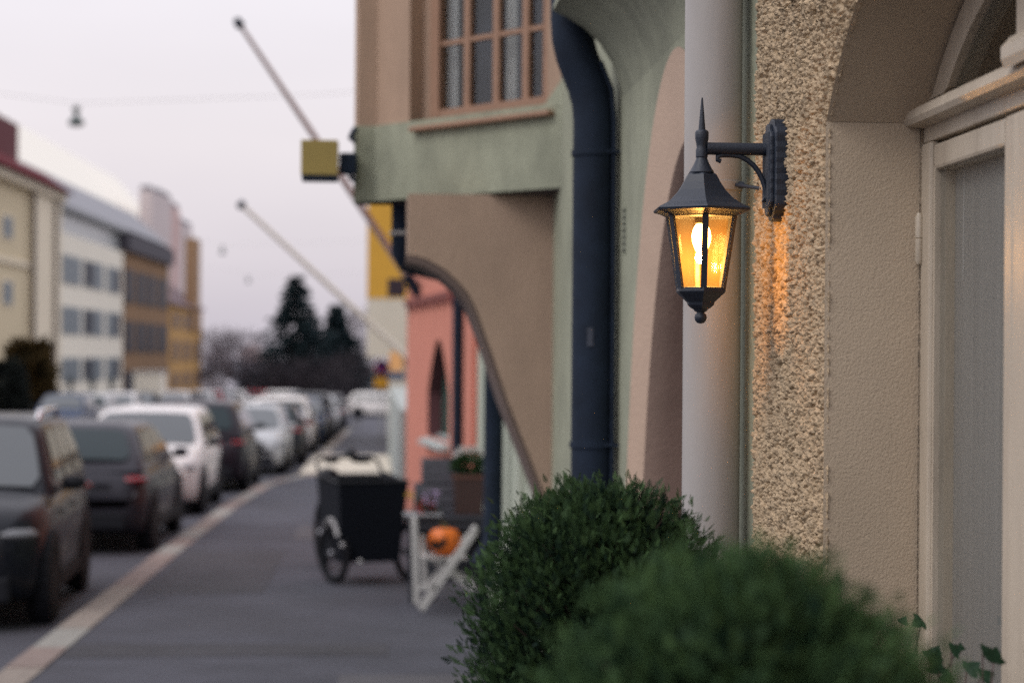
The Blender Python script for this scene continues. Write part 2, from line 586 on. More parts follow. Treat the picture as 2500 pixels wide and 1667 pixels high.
nu, nv = 280, 600
z0r, z1r = 1.18, 2.62
V, F = [], []
for j in range(nv + 1):
    z = z0r + (z1r - z0r) * j / nv
    ya = edge_y(z)
    for i in range(nu + 1):
        t = i / nu
        yy = ya + (Y_B - ya) * t
        h = rough_h(yy, z)
        edge = min(1.0, i / 2.0, (nu - i) / 2.0)
        jit = 0.006 * mnoise.noise(Vector((z * 70, 3.1, 0))) * (1 if i < 8 else 0)
        V.append((XF + 0.006 - h * edge, yy + (0.5 * h if i == 0 else 0) * -1 + jit, z + 0.004 * mnoise.noise(Vector((yy * 90, z * 90, 5)))))
for j in range(nv):
    for i in range(nu):
        k = j * (nu + 1) + i
        F.append((k, k + 1, k + nu + 2, k + nu + 1))
rw = MB().add(V, F).build('roughcast_wall', CREAM_ROUGH, house, smooth=180)
mb = MB()
mb.box((XF, Y_A + 0.003, gz(4) - 0.2), (1.3, Y_B, z0r))                       # plain plinth below, hidden by the shrubs
mb.box((XF + 0.03, Y_A + 0.02, z0r), (1.3, Y_B, 2.6))
mb.box((XF, -0.6, -0.2), (1.3, Y_A - 1.26, 3.3))
mb.box((XF, Y_A - 1.26, 2.62), (1.3, Y_B, 3.3))
arc = [(YC + ARC_R * math.sin(a), ZC + ARC_R * math.cos(a)) for a in np.linspace(R(50), R(-50), 33)]
for (ya, za), (yb, zb) in zip(arc, arc[1:]):
    if ya > YC + 0.3:
        continue
    mb.add([(XF - 0.002, ya, za), (XF - 0.002, yb, zb), (XF - 0.002, yb, 2.62), (XF - 0.002, ya, 2.62)], [(0, 1, 2, 3)])
mb.build('wall', CREAM_ROUGH, house)
MB().box((XF - 0.02, -14, 3.302), (9, Y_B, 14.5)).build('upper_storeys', CREAM_SMOOTH, house)
MB().box((XF, -14, -0.2), (9, -0.602, 3.3)).build('ground_floor_wall', CREAM_SMOOTH, house)
XD = 1.064
for y in (Y_A, Y_A - 1.26):
    MB().add([(XF - 0.002, y, -0.2), (1.2, y, -0.2), (1.2, y, SPR), (XF - 0.002, y, SPR)], [(0, 1, 2, 3)]).build('door_reveal', CREAM_SMOOTH, house)
mb = MB()
for (ya, za), (yb, zb) in zip(arc, arc[1:]):
    mb.add([(XF - 0.002, ya, za), (XF - 0.002, yb, zb), (1.2, yb, zb), (1.2, ya, za)], [(0, 1, 2, 3)])
mb.build('arch_soffit', CREAM_SMOOTH, house, smooth=60)
# door and fanlight
y_fr = fy(2284, XD)
y_s0, y_s1 = fy(2452, XD), fy(2476, XD)
y_t0 = fy(2482, XD)
door = MB().box((1.04, y_fr + 0.012, -0.05), (1.10, Y_A - 0.006, 2.118)).build('door_frame', DOOR_CR, house, bevel=0.006)
MB().box((1.047, y_fr, -0.05), (1.095, y_fr + 0.011, 2.07)).build('rebate', DOOR_CR, door)
MB().box((1.046, y_s0, 2.062), (1.095, y_fr + 0.010, 2.112)).build('head_rail', DOOR_CR, door, bevel=0.007)
MB().box((1.046, y_s1, -0.05), (1.095, y_s0 - 0.001, 2.114)).build('stile', DOOR_CR, door, bevel=0.007)
MB().box((1.058, y_s1 - 0.012, -0.05), (1.09, y_s1 - 0.001, 2.112)).build('meeting_rebate', mat('old_paint', (0.3, 0.26, 0.22), 0.6), door)
MB().box((1.040, y_s1 - 0.085, -0.05), (1.095, y_s1 - 0.013, 2.112)).build('stile', DOOR_CR, door, bevel=0.007)
MB().box((1.046, y_s0 - 0.001, 0.1), (1.095, y_fr + 0.010, 0.55)).build('bottom_rail', DOOR_CR, door)
MB().add([(1.057, y_s0 + 0.001, 0.551), (1.057, y_fr - 0.001, 0.551), (1.057, y_fr - 0.001, 2.061), (1.057, y_s0 + 0.001, 2.061)], [(0, 1, 2, 3)]).build('glass_pane', PANE, door)
MB().box((1.05, Y_A - 1.255, -0.05), (1.095, y_s1 - 0.086, 2.112)).build('side_leaf', DOOR_CR, door)
hz_ = MB()
pz0, pz1 = at_x(2245, 645, 1.05).z, at_x(2245, 520, 1.05).z
hz_.tube([(1.036, Y_A - 0.012, pz0), (1.036, Y_A - 0.012, pz0 + 0.008), (1.036, Y_A - 0.012, (pz0 + pz1) / 2 - 0.002), (1.036, Y_A - 0.012, (pz0 + pz1) / 2), (1.036, Y_A - 0.012, (pz0 + pz1) / 2 + 0.002), (1.036, Y_A - 0.012, pz1 - 0.008), (1.036, Y_A - 0.012, pz1)],
         [0.005, 0.0085, 0.0085, 0.006, 0.0085, 0.0085, 0.005], 10)
hz_.build('hinge', DOOR_CR, door, smooth=True)
ck = MB()
zq = 0.4
while zq < 2.11:
    l_ = random.uniform(.01, .05)
    w_ = max(0.0015, .0035 + .0028 * mnoise.noise(Vector((zq * 9, 1, 2))) + random.uniform(-.001, .0015))
    ck.add([(1.0385, Y_A - 0.0062 - w_ * .4, zq), (1.0385, Y_A - 0.0062 + w_ * .6, zq + .004), (1.0385, Y_A - 0.0062 + w_ * .6, zq + l_ * .9), (1.0385, Y_A - 0.0062 - w_ * .5, zq + l_)], [(0, 1, 2, 3)])
    zq += l_ * random.choice((.98, .98, 1.15))
ck.build('cracked_caulk', mat('dark_caulk', (.05, .04, .035), .9), door)['kind'] = 'stuff'
yk = fy(2352, 1.1)
MB().tube([(1.085, yk, 1.85), (1.085, yk - .004, 2.1)], .0012, 5).build('blind_cord', mat('cord_white', (.5, .49, .47), .7), door)
MB().box((1.092, fy(2436, 1.095) - .002, .5), (1.098, fy(2436, 1.095) + .001, 2.08)).build('blind_edge', mat('blind_edge', (.08, .08, .085), .7), door)
trn = MB()
trn.box((1.045, Y_A - 1.25, 2.119), (1.10, Y_A - 0.005, 2.20))
tro = trn.build('transom', DOOR_CR, house, bevel=0.004)
MB().prism([(1.044, 2.148), (1.012, 2.152), (1.006, 2.162), (1.012, 2.180), (1.030, 2.190), (1.044, 2.196)], lambda p, k: (p[0], (Y_A - 0.004, Y_A - 1.25)[k], p[1])).build('moulding', DOOR_CR, tro)
y_m = fy(2432, 1.0)
MB().prism([(1.010, 2.194), (0.996, 2.170), (0.990, 2.185), (0.990, 2.205), (1.005, 2.222), (1.044, 2.228), (1.044, 2.2)], lambda p, k: (p[0], (y_m, Y_A - 1.25)[k], p[1])).build('drip_moulding', DOOR_CR, tro)
mb = MB()
aa = np.linspace(R(53), R(-53), 40)
ro, ri = ARC_R - 0.012, ARC_R - 0.075
for a, b in zip(aa, aa[1:]):
    q = lambda r, t, x: (x, YC + r * math.sin(t), max(ZC + r * math.cos(t), 2.2))
    mb.hexa([q(ro, a, 1.045), q(ro, b, 1.045), q(ri, b, 1.045), q(ri, a, 1.045)], [q(ro, a, 1.095), q(ro, b, 1.095), q(ri, b, 1.095), q(ri, a, 1.095)])
fan = mb.build('fanlight_frame', DOOR_CR, house)
ym = fy(2482, XD)
MB().box((1.043, ym - 0.055, 2.2), (1.095, ym, 2.42)).build('muntin', DOOR_CR, fan, bevel=0.008)
MB().box((1.060, Y_A - 1.2, 2.2), (1.063, Y_A - 0.03, 2.44)).build('glass_pane', PANE, fan)
CURT = mat('grey_curtain', (0.26, 0.25, 0.235), 0.9, var=0.12, vscale=3, stretch=(1, 14, 0.3))
mb = MB()
mb.box((1.100, Y_A - 1.2, -0.1), (1.11, Y_A + 0.0, 2.11))
mb.build('inner_curtain', CURT, house)
mb = MB()
mb.box((1.101, Y_A + 0.02, -0.1), (1.36, Y_A + 0.05, 2.7)).box((1.101, Y_A - 1.5, -0.1), (1.36, Y_A - 1.47, 2.7)).box((1.101, Y_A - 1.5, 2.7), (1.36, Y_A + 0.05, 2.72))
mb.build('lobby_wall', mat('lobby_paint', (0.16, 0.15, 0.145), 0.9), house)

for o_d in (door, tro, fan):
    o_d.location.x += 0.014

# ================================================================== green jugend house with arch doorway and oriel bay
green = empty('green_house', (1.6, 7.0, gz(7)), label='sage green plastered house with arched doorway and projecting oriel bay', cat='house')
XG = 0.874
AY, AA, AB, AT = 5.5, 1.07, 2.2, 2.61
AZ = AT - AB
G_END = 9.0
def arch_z(y):
    u = (y - AY) / AA
    return AZ + AB * math.sqrt(max(0, 1 - u * u)) if abs(u) < 1 else None
mb = MB()
WT = 4.2
mb.box((XG, Y_B + 0.001, -0.3), (XG + 0.3, AY - AA, WT))
n = 72
yy = [AY - AA * math.cos(math.pi * i / n) for i in range(n + 1)]
for a, b in zip(yy, yy[1:]):
    za, zb = arch_z(min(max(a, AY - AA + 1e-6), AY + AA - 1e-6)), arch_z(min(max(b, AY - AA + 1e-6), AY + AA - 1e-6))
    mb.add([(XG, a, za), (XG, b, zb), (XG, b, WT), (XG, a, WT)], [(0, 1, 2, 3)])
mb.box((XG, AY + AA, -0.3), (XG + 0.3, G_END + 0.6, WT))
mb.build('wall', GREEN_PL, green)
MB().box((XG + 0.03, G_END + 0.6, -0.4), (XG + 0.3, 16.6, 5.2)).build('wall', mat('pale_green_plaster', (0.42, 0.46, 0.37), 0.9, bump=0.003, bscale=60, var=0.07, vscale=4), green)
MB().box((0.70, Y_B + 0.122, 3.702), (9, 8.85, 14)).build('upper_storeys', GREEN_PL, green)
MB().box((XG + 0.02, 8.86, 4.202), (9, 16.6, 14)).build('upper_storeys', GREEN_PL, green)
# arch mouldings
def arch_pts(a, b, zc, m=64):
    P = [(AY + a, -0.15), (AY + a, zc * 0.5)]
    P += [(AY + a * math.cos(t), zc + b * math.sin(t)) for t in np.linspace(0, math.pi, m)]
    return P + [(AY - a, zc * 0.5), (AY - a, -0.15)]
def arch_strip(p0, x0, p1, x1):
    mb = MB()
    k = len(p0)
    mb.add([(x0, y, z) for y, z in p0] + [(x1, y, z) for y, z in p1], [(i, i + 1, k + i + 1, k + i) for i in range(k - 1)])
    return mb
o0 = arch_pts(AA, AB, AZ)
om = arch_pts(AA - 0.012, AB - 0.07, AZ)
o1 = arch_pts(AA - 0.05, AB - 0.25, AZ)
k = len(o0)
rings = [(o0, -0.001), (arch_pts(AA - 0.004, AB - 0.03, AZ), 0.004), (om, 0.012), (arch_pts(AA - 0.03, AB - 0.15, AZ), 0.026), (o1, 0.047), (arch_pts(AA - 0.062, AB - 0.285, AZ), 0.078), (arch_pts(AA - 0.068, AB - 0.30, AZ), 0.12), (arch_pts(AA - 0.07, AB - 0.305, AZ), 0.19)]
for nm_, rs_, m_a in (('arch_moulding', rings[:5], PEACH), ('arch_reveal', rings[4:], PEACH_SHADE)):
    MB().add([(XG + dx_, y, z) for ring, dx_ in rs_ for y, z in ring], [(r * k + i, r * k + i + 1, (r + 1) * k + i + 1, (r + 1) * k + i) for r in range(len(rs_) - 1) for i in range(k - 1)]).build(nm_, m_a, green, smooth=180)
o1 = rings[-1][0]
o2 = arch_pts(AA - 0.12, AB - 0.32, AZ)
dr = arch_strip(o1, XG + 0.19, o2, XG + 0.19).build('entrance_frame', mat('oxblood_wood', (0.12, 0.05, 0.045), 0.55, var=0.1), green)
arch_strip(o2, XG + 0.19, o2, XG + 0.24).build('frame_rebate', MATS['oxblood_wood'], dr)
mb = MB()
kk = len(o2)
mb.add([(XG + 0.24, y, z) for y, z in o2], [tuple(range(kk))])
mb.build('entrance_door', mat('door_leaf', (0.10, 0.045, 0.04), 0.5), green)
# corbelled nose above the arch
prof = [(0.88, 2.60), (0.862, 2.68), (0.835, 2.75), (0.79, 2.82), (0.73, 2.875), (0.67, 2.91), (0.622, 2.93), (0.626, 2.955), (0.66, 3.0), (0.68, 3.05), (0.68, 3.7), (0.88, 3.7)]
YN = fy(1447, 0.79) - 0.14
MB().prism(prof, lambda p, k: (p[0], (Y_B + 0.12, YN)[k], p[1])).build('corbelled_cove', GREEN_PL, green, smooth=40)
# navy downpipe that follows the cove
yp = fy(1447, 0.785)
xp = 0.785
path = [(xp, yp, -0.05), (xp, yp, 1.0), (xp, yp, 1.6), (xp, yp, 2.30), (xp, yp, 2.56), (xp - 0.006, yp, 2.62), (xp - 0.022, yp, 2.68), (xp - 0.045, yp, 2.735), (xp - 0.066, yp, 2.79), (xp - 0.08, yp, 2.85), (xp - 0.085, yp, 2.92), (xp - 0.085, yp, 3.6)]
pipe = MB().tube(path, 0.077, 20).build('downpipe', NAVY, green, smooth=60)
for yy_ in (375, 1085):
    z = at_y(1447, yy_, yp).z
    MB().lathe([(0.078, -0.012), (0.083, -0.010), (0.083, 0.010), (0.078, 0.012)], 20, Matrix.Translation((xp, yp, z))).build('pipe_collar', NAVY, pipe, smooth=30)
    MB().tube([(xp + 0.03, yp - 0.07, z), (XG, yp - 0.07, z)], 0.006, 6).build('pipe_clamp', NAVY, pipe)
yc_ = fy(1496, 0.85)
MB().tube([(0.85, yc_, 0), (0.85, yc_, 2.55), (0.84, yc_, 2.66), (0.8, yc_, 2.76)], 0.008, 8).build('conduit', NAVY, green, smooth=True)
MB().tube([(0.858, fy(1487, 0.858), 0), (0.858, fy(1487, 0.858), 2.62)], 0.006, 8).build('cable', mat('pale_cable', (0.5, 0.5, 0.48), 0.5), green, smooth=True)
st = at_x(1418, 823, xp - 0.0)
MB().box((xp - 0.03, yp - 0.0787, at_y(1418, 845, yp).z), (xp + 0.012 - 0.02, yp - 0.0775, at_y(1418, 800, yp).z)).build('worn_sticker', mat('worn_sticker', (0.06, 0.07, 0.10), 0.6, var=0.4, vscale=60), pipe)
# row of vent holes in the green wall
vz = [at_x(1525, y, XG).z for y in np.linspace(516, 612, 7)]
vy = fy(1525, XG)
vent = MB().box((XG - 0.004, vy - 0.02, vz[-1] - 0.012), (XG + 0.01, vy + 0.02, vz[0] + 0.012)).build('wall_vent', mat('vent_grey_green', (0.30, 0.32, 0.25), 0.8), green)
for z in vz:
    MB().box((XG - 0.007, vy - 0.018, z - 0.0055), (XG - 0.0035, vy + 0.018, z + 0.0055)).build('vent_slot', DARK, vent)
# white downpipe beside the roughcast
xw = 0.79
yw = fy(1737, xw)
wp = MB().tube([(xw, yw, -0.05), (xw, yw, 4.2)], 0.0675, 28).build('white_downpipe', WHITE_PIPE, green, smooth=60)
zc = at_y(1741, 457, yw).z
MB().lathe([(0.0677, -0.011), (0.0702, -0.010), (0.0702, 0.010), (0.0677, 0.011)], 28, Matrix.Translation((xw, yw, zc))).build('pipe_clamp', WHITE_PIPE, wp, smooth=30)
MB().tube([(xw + 0.045, yw - 0.06, zc), tuple(at_x(1863, 461, XF))], 0.0045, 8).build('clamp_bolt', LAMP_BL, wp)
MB().tube([(xw + 0.050, yw - 0.062, zc), (xw + 0.062, yw - 0.062, zc)], 0.009, 6).build('clamp_nut', LAMP_BL, wp)

# oriel bay, splayed at 45 degrees
B0 = Vector((XG, 8.9, 0))
zb = at_y(1365, 458, 8.9).z
q = CAM + ray(864, 500) * ((zb - CAM.z) / ray(864, 500).z)
B1 = Vector((q.x, q.y, 0))
bt = (B1 - B0).normalized()
bn = Vector((bt.y, -bt.x, 0))
if bn.y > 0: bn = -bn
BL = (B1 - B0).length
def bp(px, py, out=0.0):
    """photo pixel -> (distance along the bay face from the wall, height)"""
    p = at_plane(px, py, B0 + bn * out, bn)
    return (p - B0).dot(bt), p.z
def bw(t, z, out=0.0):
    return B0 + bt * t + bn * out + Vector((0, 0, z))
def bbox_(mb, t0, t1, z0, z1, o0, o1):
    return mb.hexa([bw(t0, z0, o0), bw(t1, z0, o0), bw(t1, z0, o1), bw(t0, z0, o1)], [bw(t0, z1, o0), bw(t1, z1, o0), bw(t1, z1, o1), bw(t0, z1, o1)])
zg = bp(880, 312)[1]
bay = MB()
back = 9.95
plan = [(B0.x + 0.001, B0.y), (B1.x, B1.y), (B1.x, back), (B0.x + 0.001, back)]
bay_o = bay.prism(plan, lambda p, k: (p[0], p[1], (zb, zg)[k])).build('bay_base', GREEN_PL, green)
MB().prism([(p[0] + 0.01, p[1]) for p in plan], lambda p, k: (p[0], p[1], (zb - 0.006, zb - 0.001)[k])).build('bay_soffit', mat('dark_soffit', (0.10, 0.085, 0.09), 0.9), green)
# upper wall with a window opening
tw0, _ = bp(1336, 150, -0.01)
tw1, _ = bp(1000, 150, -0.01)
ts1, _ = bp(1068, 150, -0.12)
zs_ = bp(1150, 280, -0.06)[1]
ZT = 4.2
ins = -0.012
mb = MB()
bbox_(mb, -0.02, tw0, zg, ZT, -0.3, ins)
bbox_(mb, tw1, BL, zg, ZT, -0.3, ins)
bbox_(mb, tw0, tw1, zg, zs_ - 0.035, -0.3, ins)
bbox_(mb, tw0, tw1, 3.9, ZT, -0.3, ins)
mb.prism([(B1.x, B1.y + 0.02), (B1.x + 0.02, back), (B1.x + 0.3, back), (B1.x + 0.3, B1.y + 0.1)], lambda p, k: (p[0], p[1], (zg, ZT)[k]))
up = mb.build('bay_wall', BEIGE, green)
# green fillet where the bay meets the wall
t_a = bp(1386, 216, 0.0)
t_b = bp(1334, 284, 0.0)
MB().prism([(-0.02, zg - 0.02), (t_b[0] + 0.01, zg - 0.02), (t_b[0], zg + 0.01), (-0.02, max(t_a[1], zg + 0.12))], lambda p, k: bw(p[0], p[1], (-0.01, 0.003)[k])).build('bay_fillet', GREEN_PL, green)
fr_o = -0.10
mb = MB()
bbox_(mb, ts1 - 0.03, tw1 - 0.001, zs_ - 0.01, 3.9, fr_o - 0.05, fr_o - 0.005)
wf = mb.build('bay_window_frame', BEIGE, green)
mb = MB()
bbox_(mb, ts1 - 0.045, ts1 + 0.02, zs_, 3.9, fr_o - 0.04, fr_o + 0.012)
mb.build('casing', WOOD_BR, wf)
zr = bp(1150, 259, fr_o)[1]
mb = MB()
bbox_(mb, tw0, ts1, zs_ - 0.012, zr, fr_o - 0.04, fr_o + 0.008)
mb.build('bottom_rail', WOOD_BR, wf)
for px in (1140, 1211, 1283, 1334):
    t, _ = bp(px, 150, fr_o)
    w = 0.021
    MB_ = MB()
    bbox_(MB_, t - w, t + w, zr, 3.9, fr_o - 0.03, fr_o + 0.002)
    MB_.build('mullion', WOOD_BR, wf)
zt = bp(1200, 87, fr_o)[1]
MB_ = MB()
bbox_(MB_, tw0, ts1, zt - 0.012, zt + 0.012, fr_o - 0.028, fr_o - 0.002)
MB_.build('glazing_bar', WOOD_BR, wf)
MB_ = MB()
bbox_(MB_, tw0, ts1, zr - 0.01, 3.9, fr_o - 0.022, fr_o - 0.018)
MB_.build('glass_pane', PANE, wf)
CURTW = mat('pale_curtain', (0.78, 0.76, 0.73), 0.9, var=0.1, vscale=6)
for (pa, pb) in ((1072, 1118), (1238, 1262)):
    ta, tb = bp(pb, 150, fr_o - 0.1)[0], bp(pa, 150, fr_o - 0.1)[0]
    MB_ = MB()
    nn = 10
    for i in range(nn):
        a, b = ta + (tb - ta) * i / nn, ta + (tb - ta) * (i + 1) / nn
        oa, ob = fr_o - 0.10 + 0.012 * math.sin(i * 1.9), fr_o - 0.10 + 0.012 * math.sin((i + 1) * 1.9)
        MB_.add([bw(a, zr - 0.02, oa), bw(b, zr - 0.02, ob), bw(b, 3.9, ob), bw(a, 3.9, oa)], [(0, 1, 2, 3)])
    MB_.build('curtain', CURTW, wf)
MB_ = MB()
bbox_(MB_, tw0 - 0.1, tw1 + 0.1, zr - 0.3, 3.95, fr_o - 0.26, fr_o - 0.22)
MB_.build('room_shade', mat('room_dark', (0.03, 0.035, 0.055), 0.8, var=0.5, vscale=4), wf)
sl0, sl1 = bp(1336, 285, 0.05)[0], bp(994, 312, 0.05)[0]
MB_ = MB()
bbox_(MB_, sl0, sl1, bp(1150, 303, 0.045)[1], bp(1150, 291, 0.045)[1], -0.1, 0.045)
MB_.build('window_sill', WOOD_BR, wf, bevel=0.006)

# curved corbel wall that carries the bay
YK = 9.25
cv = [(996, 622), (1020, 626), (1045, 634), (1083, 656), (1121, 690), (1145, 720), (1160, 750), (1175, 790), (1208, 884), (1240, 981), (1284, 1092), (1327, 1203), (1362, 1300)]
pts = [at_y(px, py, YK) for px, py in cv]
poly = [(p.x, p.z) for p in pts]
poly = [(poly[0][0], zb - 0.008)] + poly + [(XG + 0.01, poly[-1][1] - 0.1), (XG + 0.01, zb - 0.008)]
MB().prism(poly, lambda p, k: (p[0], (YK, YK + 0.5)[k], p[1])).build('bay_corbel', CORBEL, green)
edge = [(p[0] - 0.004, p[1] - 0.004) for p in poly[1:-2]]
k = len(edge)
mb = MB()
mb.add([(x, YK - 0.004, z) for x, z in edge] + [(x - 0.012, YK - 0.004, z - 0.03) for x, z in edge] + [(x - 0.012, YK + 0.52, z - 0.03) for x, z in edge],
       [(r * k + i, r * k + i + 1, (r + 1) * k + i + 1, (r + 1) * k + i) for r in range(2) for i in range(k - 1)])
mb.build('corbel_trim', SOFFIT_BR, green)
# navy pipe from the bay soffit, round behind the corbel and down the wall
P = lambda px, py, Y: at_y(px, py, Y)
y2 = 12.6
p0 = P(986, 505, 9.98)
x2 = P(1206, 900, y2).x
path = [(p0.x, 9.98, zb + 0.3), (p0.x, 9.98, zb - 0.25), (p0.x + 0.03, 10.05, zb - 0.3), (p0.x + 0.35, 11.0, zb - 0.33), (x2 - 0.04, 12.4, zb - 0.42), (x2, y2, zb - 0.55), (x2, y2, 1.0), (x2, y2, 0.50), (x2 - 0.02, y2, 0.42), (x2 - 0.10, y2 - 0.03, 0.30)]
pp = MB().tube(path, 0.066, 16).build('downpipe', NAVY, green, smooth=60)
MB().tube([(p0.x - 0.075, 9.93, P(986, 570, 9.9).z), (p0.x + 0.06, 9.91, P(986, 566, 9.9).z)], 0.012, 8).build('pipe_clamp', WHITE_PIPE, pp)
MB().box((XG - 0.02, 11.2, gz(11) - 0.1), (XG + 0.035, 11.28, 2.3)).build('door_post', mat('pale_post', (0.55, 0.58, 0.50), 0.7), green)
MB().box((XG - 0.005, 10.4, gz(11) - 0.1), (XG + 0.035, 10.46, 2.3)).build('door_post', MATS['pale_post'], green)
MB().box((XG - 0.06, 10.3, gz(11) - 0.1), (XG + 0.03, 10.5, P(1250, 1275, 10.4).z)).build('plinth_stone', mat('pink_stone', (0.45, 0.34, 0.28), 0.8, var=0.2), green)

# ================================================================== the lit wall lantern
yl = fy(1905)
ax = at_y(1712, 560, yl)
XL, YL = ax.x, yl
zl = lambda py: at_y(1712, py, yl).z
SC = (yl / math.cos(YAW)) / FPX * 0.999
view = Vector((XL, YL, 0)).normalized()
right = Vector((view.y, -view.x, 0))
vd = (-view * math.cos(R(6.7)) + right * math.sin(R(6.7)))
PH = math.atan2(vd.y, vd.x)
lamp = empty('wall_lantern', (XF, YL, zl(540)), label='lit black hexagonal wall lantern with amber glass on scrolled bracket', cat='wall lamp')
def hexl(prof, n=6, f=1.0):
    return [(hw * SC * f, zl(py)) for hw, py in prof]
T = Matrix.Translation((XL, YL, 0))
MB().lathe(hexl([(2, 239), (9, 318)]), 10, T).build('spire', LAMP_BL, lamp, smooth=60)
MB().lathe(hexl([(9, 317), (15, 320), (17, 324), (17, 338), (14, 352), (13, 362), (15, 366), (15, 384), (13, 386)]), 16, T).build('collar', LAMP_BL, lamp, smooth=40)
MB().lathe(hexl([(13, 385), (17, 396), (24, 410), (31, 421), (30, 424), (34, 425)]), 24, T).build('bell', LAMP_BL, lamp, smooth=40)
MB().lathe(hexl([(34, 424), (40, 428), (50, 446), (64, 466), (82, 484), (102, 498), (124, 508), (130, 512), (128, 517), (112, 521), (98, 527), (92, 531)]), 6, T, PH).build('roof', LAMP_BL, lamp)
ht, hb, yt, yb_ = 91, 62, 530, 707
for kx in range(6):
    a = PH + kx * math.pi / 3
    d = Vector((math.cos(a), math.sin(a), 0))
    tq = Vector((-d.y, d.x, 0))
    top = Vector((XL, YL, zl(yt))) + d * ht * SC
    bot = Vector((XL, YL, zl(yb_))) + d * hb * SC
    w, dp = 7.5 * SC, 6 * SC
    MB().hexa([bot - tq * w - d * dp, bot + tq * w - d * dp, bot + tq * w + d * 1 * SC, bot - tq * w + d * 1 * SC],
              [top - tq * w - d * dp, top + tq * w - d * dp, top + tq * w + d * 1 * SC, top - tq * w + d * 1 * SC]).build('post', LAMP_BL, lamp)
AMBER = amber_glass()
for kx in range(6):
    a, b = PH + kx * math.pi / 3, PH + (kx + 1) * math.pi / 3
    da, db = Vector((math.cos(a), math.sin(a), 0)), Vector((math.cos(b), math.sin(b), 0))
    t0, b0 = Vector((XL, YL, zl(yt))), Vector((XL, YL, zl(yb_)))
    f = 0.955
    MB().add([b0 + da * hb * SC * f, b0 + db * hb * SC * f, t0 + db * ht * SC * f, t0 + da * ht * SC * f], [(0, 1, 2, 3)]).build('glass_pane', AMBER, lamp)
MB().lathe(hexl([(58, 701), (65, 703), (66, 712), (63, 716), (50, 727), (37, 738), (35, 745), (26, 752), (18, 756)]), 6, T, PH).build('base_cup', LAMP_BL, lamp)
MB().lathe(hexl([(18, 755), (16, 759), (10, 762), (10, 765), (14, 768), (15.5, 775), (14, 782), (9, 788), (3, 790)]), 18, T).build('finial', LAMP_BL, lamp, smooth=60)
MB().lathe(hexl([(16, 531), (16, 545), (12, 548)]), 14, T).build('socket', LAMP_BL, lamp, smooth=40)
bz = zl(572)
MB().lathe([(0.008, bz + 26 * SC), (0.013, bz + 20 * SC), (0.017, bz + 10 * SC), (0.0195, bz - 4 * SC), (0.0185, bz - 18 * SC), (0.0135, bz - 34 * SC), (0.008, bz - 46 * SC), (0.001, bz - 52 * SC)], 16, T).build('bulb', emit('bulb_glow', (1.0, 0.62, 0.27), 56.0), lamp, smooth=60)
pld = bpy.data.lights.new('bulb_light', 'POINT')
pld.energy = 7.5
pld.color = (1.0, 0.56, 0.20)
pld.shadow_soft_size = 0.012
plo = bpy.data.objects.new('bulb_light', pld)
col.objects.link(plo)
plo.parent = lamp
plo.location = Vector((XL, YL, bz - 58 * SC)) - root_loc(lamp)
za = zl(363)
arm = MB().tube([(XL + 0.010, YL, za), (XF - 0.034, YL, za)], 15.5 * SC, 14).build('arm', LAMP_BL, lamp, smooth=40)
pr = []
for i in range(28):                                      # fluted scalloped backplate outline
    pass
ztop, zbot = zl(288), zl(540)
hz2 = (ztop - zbot) / 2
zmid = (ztop + zbot) / 2
half = 0.052
outl = [(-half, -hz2 * 0.70), (-half * 0.82, -hz2 * 0.80), (-half * 0.5, -hz2 * 0.85), (-half * 0.42, -hz2 * 0.96), (0, -hz2), (half * 0.42, -hz2 * 0.96), (half * 0.5, -hz2 * 0.85), (half * 0.82, -hz2 * 0.80), (half, -hz2 * 0.70)]
outl += [(half * (1.0 if i % 2 == 0 else 0.972), -hz2 * 0.62 + hz2 * 1.24 * i / 12) for i in range(13)]
outl += [(-a, -b) for a, b in outl[:9]]
outl += [(-half * (1.0 if i % 2 == 0 else 0.972), hz2 * 0.62 - hz2 * 1.24 * i / 12) for i in range(13)]
plate = MB().prism(outl, lambda p, k: (XF + 0.006 - k * 0.030, YL + p[0], zmid + p[1])).build('backplate', LAMP_BL, lamp, bevel=0.003)
MB().prism([(a * 0.72, b * 0.9) for a, b in outl], lambda p, k: (XF - 0.023 - k * 0.010, YL + p[0], zmid + p[1])).build('raised_panel', LAMP_BL, plate, bevel=0.003)
for i in range(5):
    yy_ = YL - half * 0.5 + half * i / 4
    MB().tube([(XF - 0.033, yy_, zmid - hz2 * 0.72), (XF - 0.033, yy_, zmid + hz2 * 0.72)], 0.0035, 6).build('flute', LAMP_BL, plate, smooth=True)
sc = [(1760, 394), (1752, 391), (1752, 383), (1764, 379), (1785, 379), (1806, 382), (1824, 391), (1840, 404), (1852, 420), (1862, 440), (1868, 460), (1871, 478), (1868, 490), (1862, 487)]
MB().tube([(at_y(px, py, yl).x, YL, at_y(px, py, yl).z) for px, py in sc], [6 * SC] * 2 + [6.5 * SC] * 10 + [7 * SC] * 2, 10).build('scroll', LAMP_BL, lamp, smooth=60)

